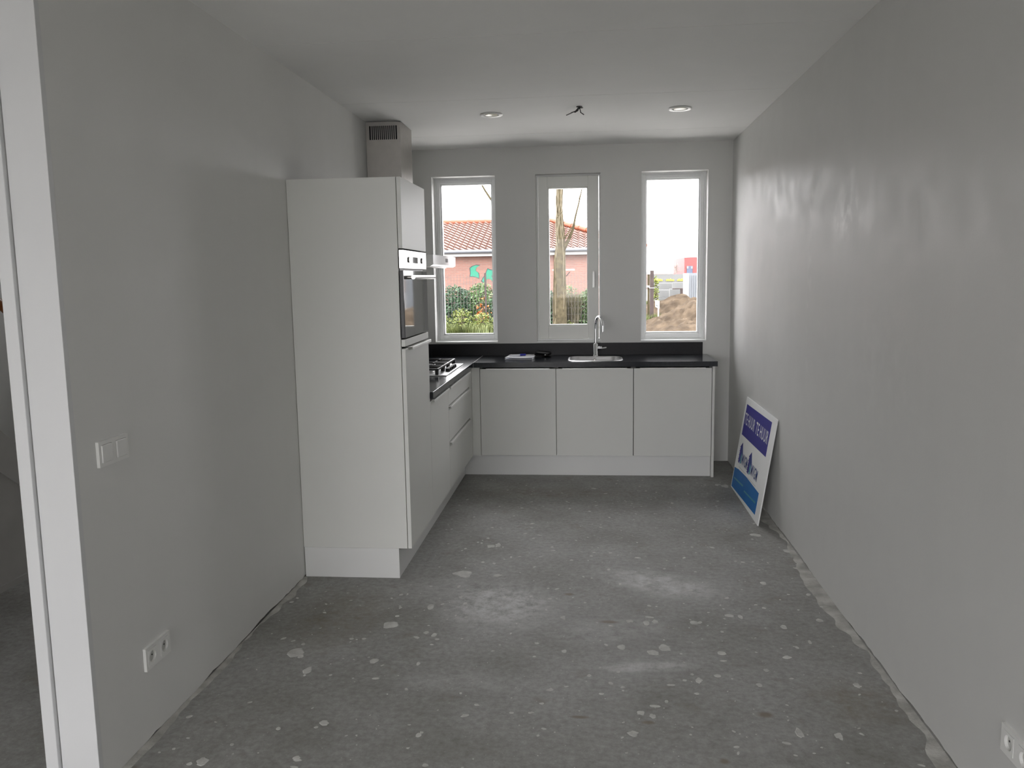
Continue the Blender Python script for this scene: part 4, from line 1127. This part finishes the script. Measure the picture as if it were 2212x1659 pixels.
blades('ground_grass', 'pale green and straw grass fringe before the yellow-green weeds', 'grass', gx(1010), YS - 1.5, 0.34, 1.6, 0.4, 1500, 'grass', 31, 0.012, 0.3, 'stuff')

# bare tree with climber
YTr = 18.2
def tp(u, v, dy=0.0): return P(u, v, 'y', YTr + dy)
tr = thing('bare_tree', (tp(1208, 620).x, YTr, ZG), 'bare tree with a climber on its forked trunk', 'tree')
k = (YTr - CAM.y) / FPX
tk = [tp(1210, 760), tp(1209, 640), tp(1209, 560), tp(1211, 530), tp(1211, 500), tp(1208, 450), tp(1209, 410), tp(1208, 340), tp(1202, 240), tp(1210, 120)]
tk[0].z = ZG
obj('trunk', MB().tube(tk, [16 * k, 14.5 * k, 12.5 * k, 10.5 * k, 8.5 * k, 7 * k, 7.5 * k, 6.5 * k, 4.5 * k, 2 * k], 14), 'bark', tr, smooth=True)
br1 = [tp(1214, 545), tp(1228, 518, -0.1), tp(1238, 494, -0.15), tp(1243, 468, -0.2), tp(1250, 440, -0.2), tp(1253, 425, -0.2), tp(1258, 405, -0.2), tp(1266, 370, -0.2), tp(1275, 300, -0.2)]
obj('bough', MB().tube(br1, [5 * k, 4 * k, 2.8 * k, 2 * k, 1.6 * k, 1.5 * k, 1 * k, 0.8 * k, 0.4 * k], 8), 'bark', tr, smooth=True)
for pts_, r0 in (([(1217, 520), (1226, 505), (1235, 490)], 1.8), ([(1253, 428), (1246, 426), (1241, 412), (1238, 400)], 0.9), ([(1202, 472), (1212, 460), (1225, 449), (1230, 432)], 0.9),
               ([(1243, 484), (1256, 480), (1272, 472), (1290, 466)], 0.6), ([(1253, 445), (1270, 444), (1290, 440)], 0.4), ([(1218, 512), (1220, 492)], 1.0), ([(1208, 380), (1160, 330), (1090, 250)], 1.6),
               ([(1258, 405), (1290, 350), (1330, 260)], 0.9), ([(1205, 300), (1240, 220), (1290, 120)], 1.6), ([(1204, 260), (1150, 180), (1100, 60)], 1.6)):
    pp = [tp(u, v, -0.25) for u, v in pts_]
    obj('branch', MB().tube(pp, [r0 * k * (1 - 0.6 * i / len(pp)) for i in range(len(pp))], 6), 'bark', tr, smooth=True)
for j in range(7):
    rv = random.Random(40 + j); pp = []
    for i in range(12):
        v = 700 - i * (300 / 11)
        c = tp(1209 + 9 * math.sin(j * 1.7 + i * 0.5) * (1 - 0.03 * i) + rv.uniform(-2, 2), v); c.y -= (12 - 0.55 * i) * k
        pp.append(c)
    obj('climber_stem', MB().tube(pp, 1.1 * k, 6), 'vine', tr)
# neighbouring bough seen at the top of the first window
t2 = thing('bare_tree', (P(1120, 640, 'y', 22).x, 22.2, ZG), 'slender bare tree whose bough hangs before the roof', 'tree')
k2 = 29 / FPX
obj('trunk', MB().tube([(P(1120, 640, 'y', 22.2).x, 22.2, ZG), P(1118, 540, 'y', 22.2), P(1110, 470, 'y', 22.2), P(1122, 380, 'y', 22.2), P(1120, 280, 'y', 22.2)], [7 * k2, 6 * k2, 5 * k2, 4 * k2, 2 * k2], 8), 'bark', t2, smooth=True)
obj('bough', MB().tube([P(1110, 470, 'y', 22.2), P(1075, 447, 'y', 22), P(1060, 430, 'y', 21.9), P(1048, 412, 'y', 21.8), P(1040, 398, 'y', 21.8), P(1020, 350, 'y', 21.8)], [4 * k2, 3 * k2, 2.4 * k2, 2 * k2, 1.8 * k2, 1 * k2], 8), 'bark', t2, smooth=True)

# sand heap
def heap(name, label, cx, cy, rx, ry, h, m, seed, n=46):
    vs = []; fs = []
    for i in range(n + 1):
        for j in range(n + 1):
            u, v = 2 * i / n - 1, 2 * j / n - 1
            x, y = cx + rx * u, cy + ry * v
            r = math.sqrt(u * u + v * v)
            base = max(0.0, 1 - r) ** 1.0
            z = h * (base * 1.05 - 0.12 * max(0, base - 0.75) * 4 * 0.3)
            nn = 0.5 * mnoise.noise(Vector((x * 1.6, y * 1.6, seed))) + 0.3 * mnoise.noise(Vector((x * 4, y * 4, seed))) + 0.22 * mnoise.noise(Vector((x * 10, y * 10, seed)))
            z += nn * 0.34 * h * min(1, base * 3)
            vs.append((x, y, ZG - 0.02 + max(0, z)))
    for i in range(n):
        for j in range(n):
            a = i * (n + 1) + j
            fs.append((a, a + n + 1, a + n + 2, a + 1))
    o = obj(name, MB().add(vs, fs), m, fixn=False, smooth=False)
    return tag(o, label, 'heap', 'heaps of dug soil')
YP = 17.6
c = P(1482, 690, 'y', YP)
heap('sand_heap', 'large heap of brown sand outside the window over the worktop end', c.x + 0.35, YP, 2.2, 2.1, P(1482, 652, 'y', YP).z - ZG + 0.12, 'sand', 2.5, 60)
c = P(1440, 655, 'y', 22.5)
heap('soil_heap', 'flat ridge of dug soil behind the sand heap', c.x + 0.3, 22.5, 2.6, 1.0, P(1440, 646, 'y', 22.5).z - ZG + 0.15, 'sand', 7.7, 40)

# fence post, thin post, stake with board
px_ = P(1408, 640, 'y', 18.4)
t = thing('timber_post', (px_.x, 18.4, ZG), 'thick dark timber post left of the sand heap', 'post')
obj('shaft', B(px_.x - 0.055, px_.x + 0.055, 18.345, 18.455, ZG, P(1408, 584, 'y', 18.4).z), 'post', t, bevel=0.006)
obj('wire_tie', MB().lathe((px_.x, 18.4, P(1408, 622, 'y', 18.4).z), [(0.085, -0.006), (0.088, 0), (0.085, 0.006)], 12, closed=False), 'alu', t)
p2 = P(1401, 640, 'y', 18.7)
t = thing('rail_fence', (p2.x - 0.8, 18.7, ZG), 'thin brown rail fence beside the thick timber post', 'fence')
for k_ in range(2):
    obj('post', B(p2.x - 0.03 - 1.6 * k_, p2.x + 0.03 - 1.6 * k_, 18.67, 18.73, ZG, P(1401, 588, 'y', 18.7).z), 'bark', t)
for zz in (P(1401, 590, 'y', 18.7).z, P(1401, 618, 'y', 18.7).z):
    obj('rail', B(p2.x - 1.63, p2.x + 0.03, 18.63, 18.67, zz - 0.04, zz + 0.02), 'plank', t)
c = P(1422, 690, 'y', 17.9)
t = thing('stake_sign', (c.x, 17.9, ZG), 'small white notice nailed to a short stake by the sand', 'sign')
obj('stake', B(c.x - 0.02, c.x + 0.02, 17.88, 17.92, ZG, P(1422, 655, 'y', 17.9).z), 'plank', t)
bl, tr_, = P(1415, 664, 'y', 17.87), P(1424.5, 648, 'y', 17.87)
nb = obj('notice', MB().prism([P(1415, 648, 'y', 17.87), P(1424.5, 650, 'y', 17.87), P(1424, 667, 'y', 17.87), P(1416, 663, 'y', 17.87)], (0, -0.012, 0)), 'board', t)
obj('mark', MB().prism([P(1416.5, 658, 'y', 17.85), P(1422, 660, 'y', 17.85), P(1422, 661.5, 'y', 17.85), P(1416.5, 660, 'y', 17.85)], (0, -0.004, 0)), 'grafline', t)

blades('tall_grass', 'tall yellow-green grass around the dark timber post', 'grass', P(1406, 690, 'y', 18.6).x, 18.5, 0.55, 0.42, 0.6, 1500, 'grass', 21, 0.012, 0.25, 'stuff')
leafy('shrub', 'yellow twiggy shrub behind the thick timber post', 'shrub', P(1417, 640, 'y', 24).x, 24, P(1417, 592, 'y', 24).z - ZG, 0.14, 0.2, 420, 0.06, 'g_yel', 'shrubs along the fence', seed=22, stem_m='vine')
blades('grass_verge', 'green grass verge behind the heaps', 'grass', P(1455, 640, 'y', 36).x, 36, 0.42, 3.0, 1.2, 2600, 'grass', 23, 0.03, 0.2, 'stuff')

# site beyond: pale barriers, white container, banner, red block, small tree, far hedge
def rect_px(u0, u1, v0, v1, y, depth):
    a, b = P(u0, v1, 'y', y), P(u1, v0, 'y', y)
    return (a.x, b.x, y, y + depth, a.z, b.z)
for (u0, u1, v0, v1, y, lab) in ((1419, 1446, 626, 648, 40, 'low pale concrete barrier behind the yellow shrub'), (1447, 1476, 624, 648, 39, 'pale concrete block under the dark beam'), (1453, 1482, 610, 623, 44, 'pale raised concrete slab behind the dark beam'), (1420, 1452, 611, 625, 45, 'long pale concrete slab below the yellow lettering')):
    x0_, x1_, ya, yb, za, zb = rect_px(u0, u1, v0, v1, y, 0.6)
    t = thing('concrete_barrier', ((x0_ + x1_) / 2, y + 0.3, ZG), lab, 'barrier', 'pale concrete blocks on the site')
    obj('upper', B(x0_, x1_, ya + 0.12, yb - 0.12, (ZG + zb) / 2, zb), 'barrier', t, bevel=0.02)
    obj('foot', B(x0_ - 0.05, x1_ + 0.05, ya, yb, ZG, (ZG + zb) / 2), 'barrier', t, bevel=0.02)
x0_, x1_, ya, yb, za, zb = rect_px(1453, 1480, 622.5, 625, 38.3, 0.3)
t = thing('dark_beam', ((x0_ + x1_) / 2, 38.4, za), 'dark beam on a leg across the concrete block', 'beam')
obj('beam', B(x0_, x1_, ya, yb, za, zb), 'post', t)
q = P(1474, 640, 'y', 38.3)
obj('leg', B(q.x - 0.1, q.x + 0.05, 38.3, 38.5, ZG, za), 'post', t)
x0_, x1_, ya, yb, za, zb = rect_px(1488, 1600, 588, 655, 30, 2.4)
t = thing('site_container', ((x0_ + x1_) / 2, 31, ZG), 'white ribbed steel container standing on the site', 'container')
obj('body', B(x0_, x1_, ya, yb, ZG, zb), 'container', t)
n_ = 24
for k_ in range(n_):
    xa = x0_ + (x1_ - x0_) * (k_ + 0.3) / n_
    obj('rib', B(xa, xa + (x1_ - x0_) * 0.35 / n_, ya - 0.03, ya, ZG + 0.12, zb - 0.1), 'container', t)
x0_, x1_, ya, yb, za, zb = rect_px(1412, 1480, 592, 611, 52, 0.05)
t = thing('site_banner', ((x0_ + x1_) / 2, 52, ZG), 'white hoarding with faded yellow lettering', 'banner')
obj('sheet', B(x0_, x1_, ya, yb, ZG, zb), 'barrier', t)
rb = random.Random(5)
for (ua, ub) in ((1413, 1430), (1439, 1455), (1463, 1477)):
    u = ua
    while u < ub:
        wdt = rb.uniform(1.6, 2.6)
        hgt = rb.uniform(3, 5.5)
        a_, b_ = P(u, 607, 'y', 51.97), P(u + wdt, 607 - hgt, 'y', 51.97)
        obj('faded_letter', B(a_.x, b_.x, 51.94, 51.99, a_.z, b_.z), 'yellow', t)
        u += wdt + 0.9
x0_, x1_, ya, yb, za, zb = rect_px(1478, 1530, 555, 600, 85, 12)
t = thing('red_block', ((x0_ + x1_) / 2, 90, ZG), 'distant red clad building with a dark glazed corner', 'building')
obj('wall', B(x0_, x1_, ya, yb, ZG, zb), 'red', t)
a_ = rect_px(1483.5, 1496, 574.5, 590, 84.95, 0.04); obj('window', B(*a_), 'darkpane', t)
for (ua, ub) in ((1483.5, 1487.5), (1492.5, 1496.5)):
    a_ = rect_px(ua, ub, 575, 580.5, 84.9, 0.04); obj('window_panel', B(*a_), 'container', t)
t = thing('sapling', (P(1460, 592, 'y', 80).x, 80, ZG), 'small leafless tree far beyond the hoarding', 'tree')
b0 = P(1460, 592, 'y', 80); g0 = Vector((b0.x, 80, ZG)); t0 = P(1460, 571, 'y', 80)
obj('trunk', MB().tube([g0, b0, t0], [0.1, 0.08, 0.02], 6), 'twig', t)
rt = random.Random(9); mb = MB()
for k_ in range(38):
    s0 = b0.lerp(t0, rt.uniform(0, 0.8)); e0 = s0 + Vector((rt.gauss(0, 0.28), rt.gauss(0, 0.2), rt.uniform(0.2, 0.6)))
    mb.tube([s0, e0], [0.022, 0.008], 4)
obj('twigs', mb, 'twig', t)
struct('trim_1', B(-60, 60, 100, 101, ZG, P(1440, 591, 'y', 100).z), 'twig', 'distant hedge line on the horizon')
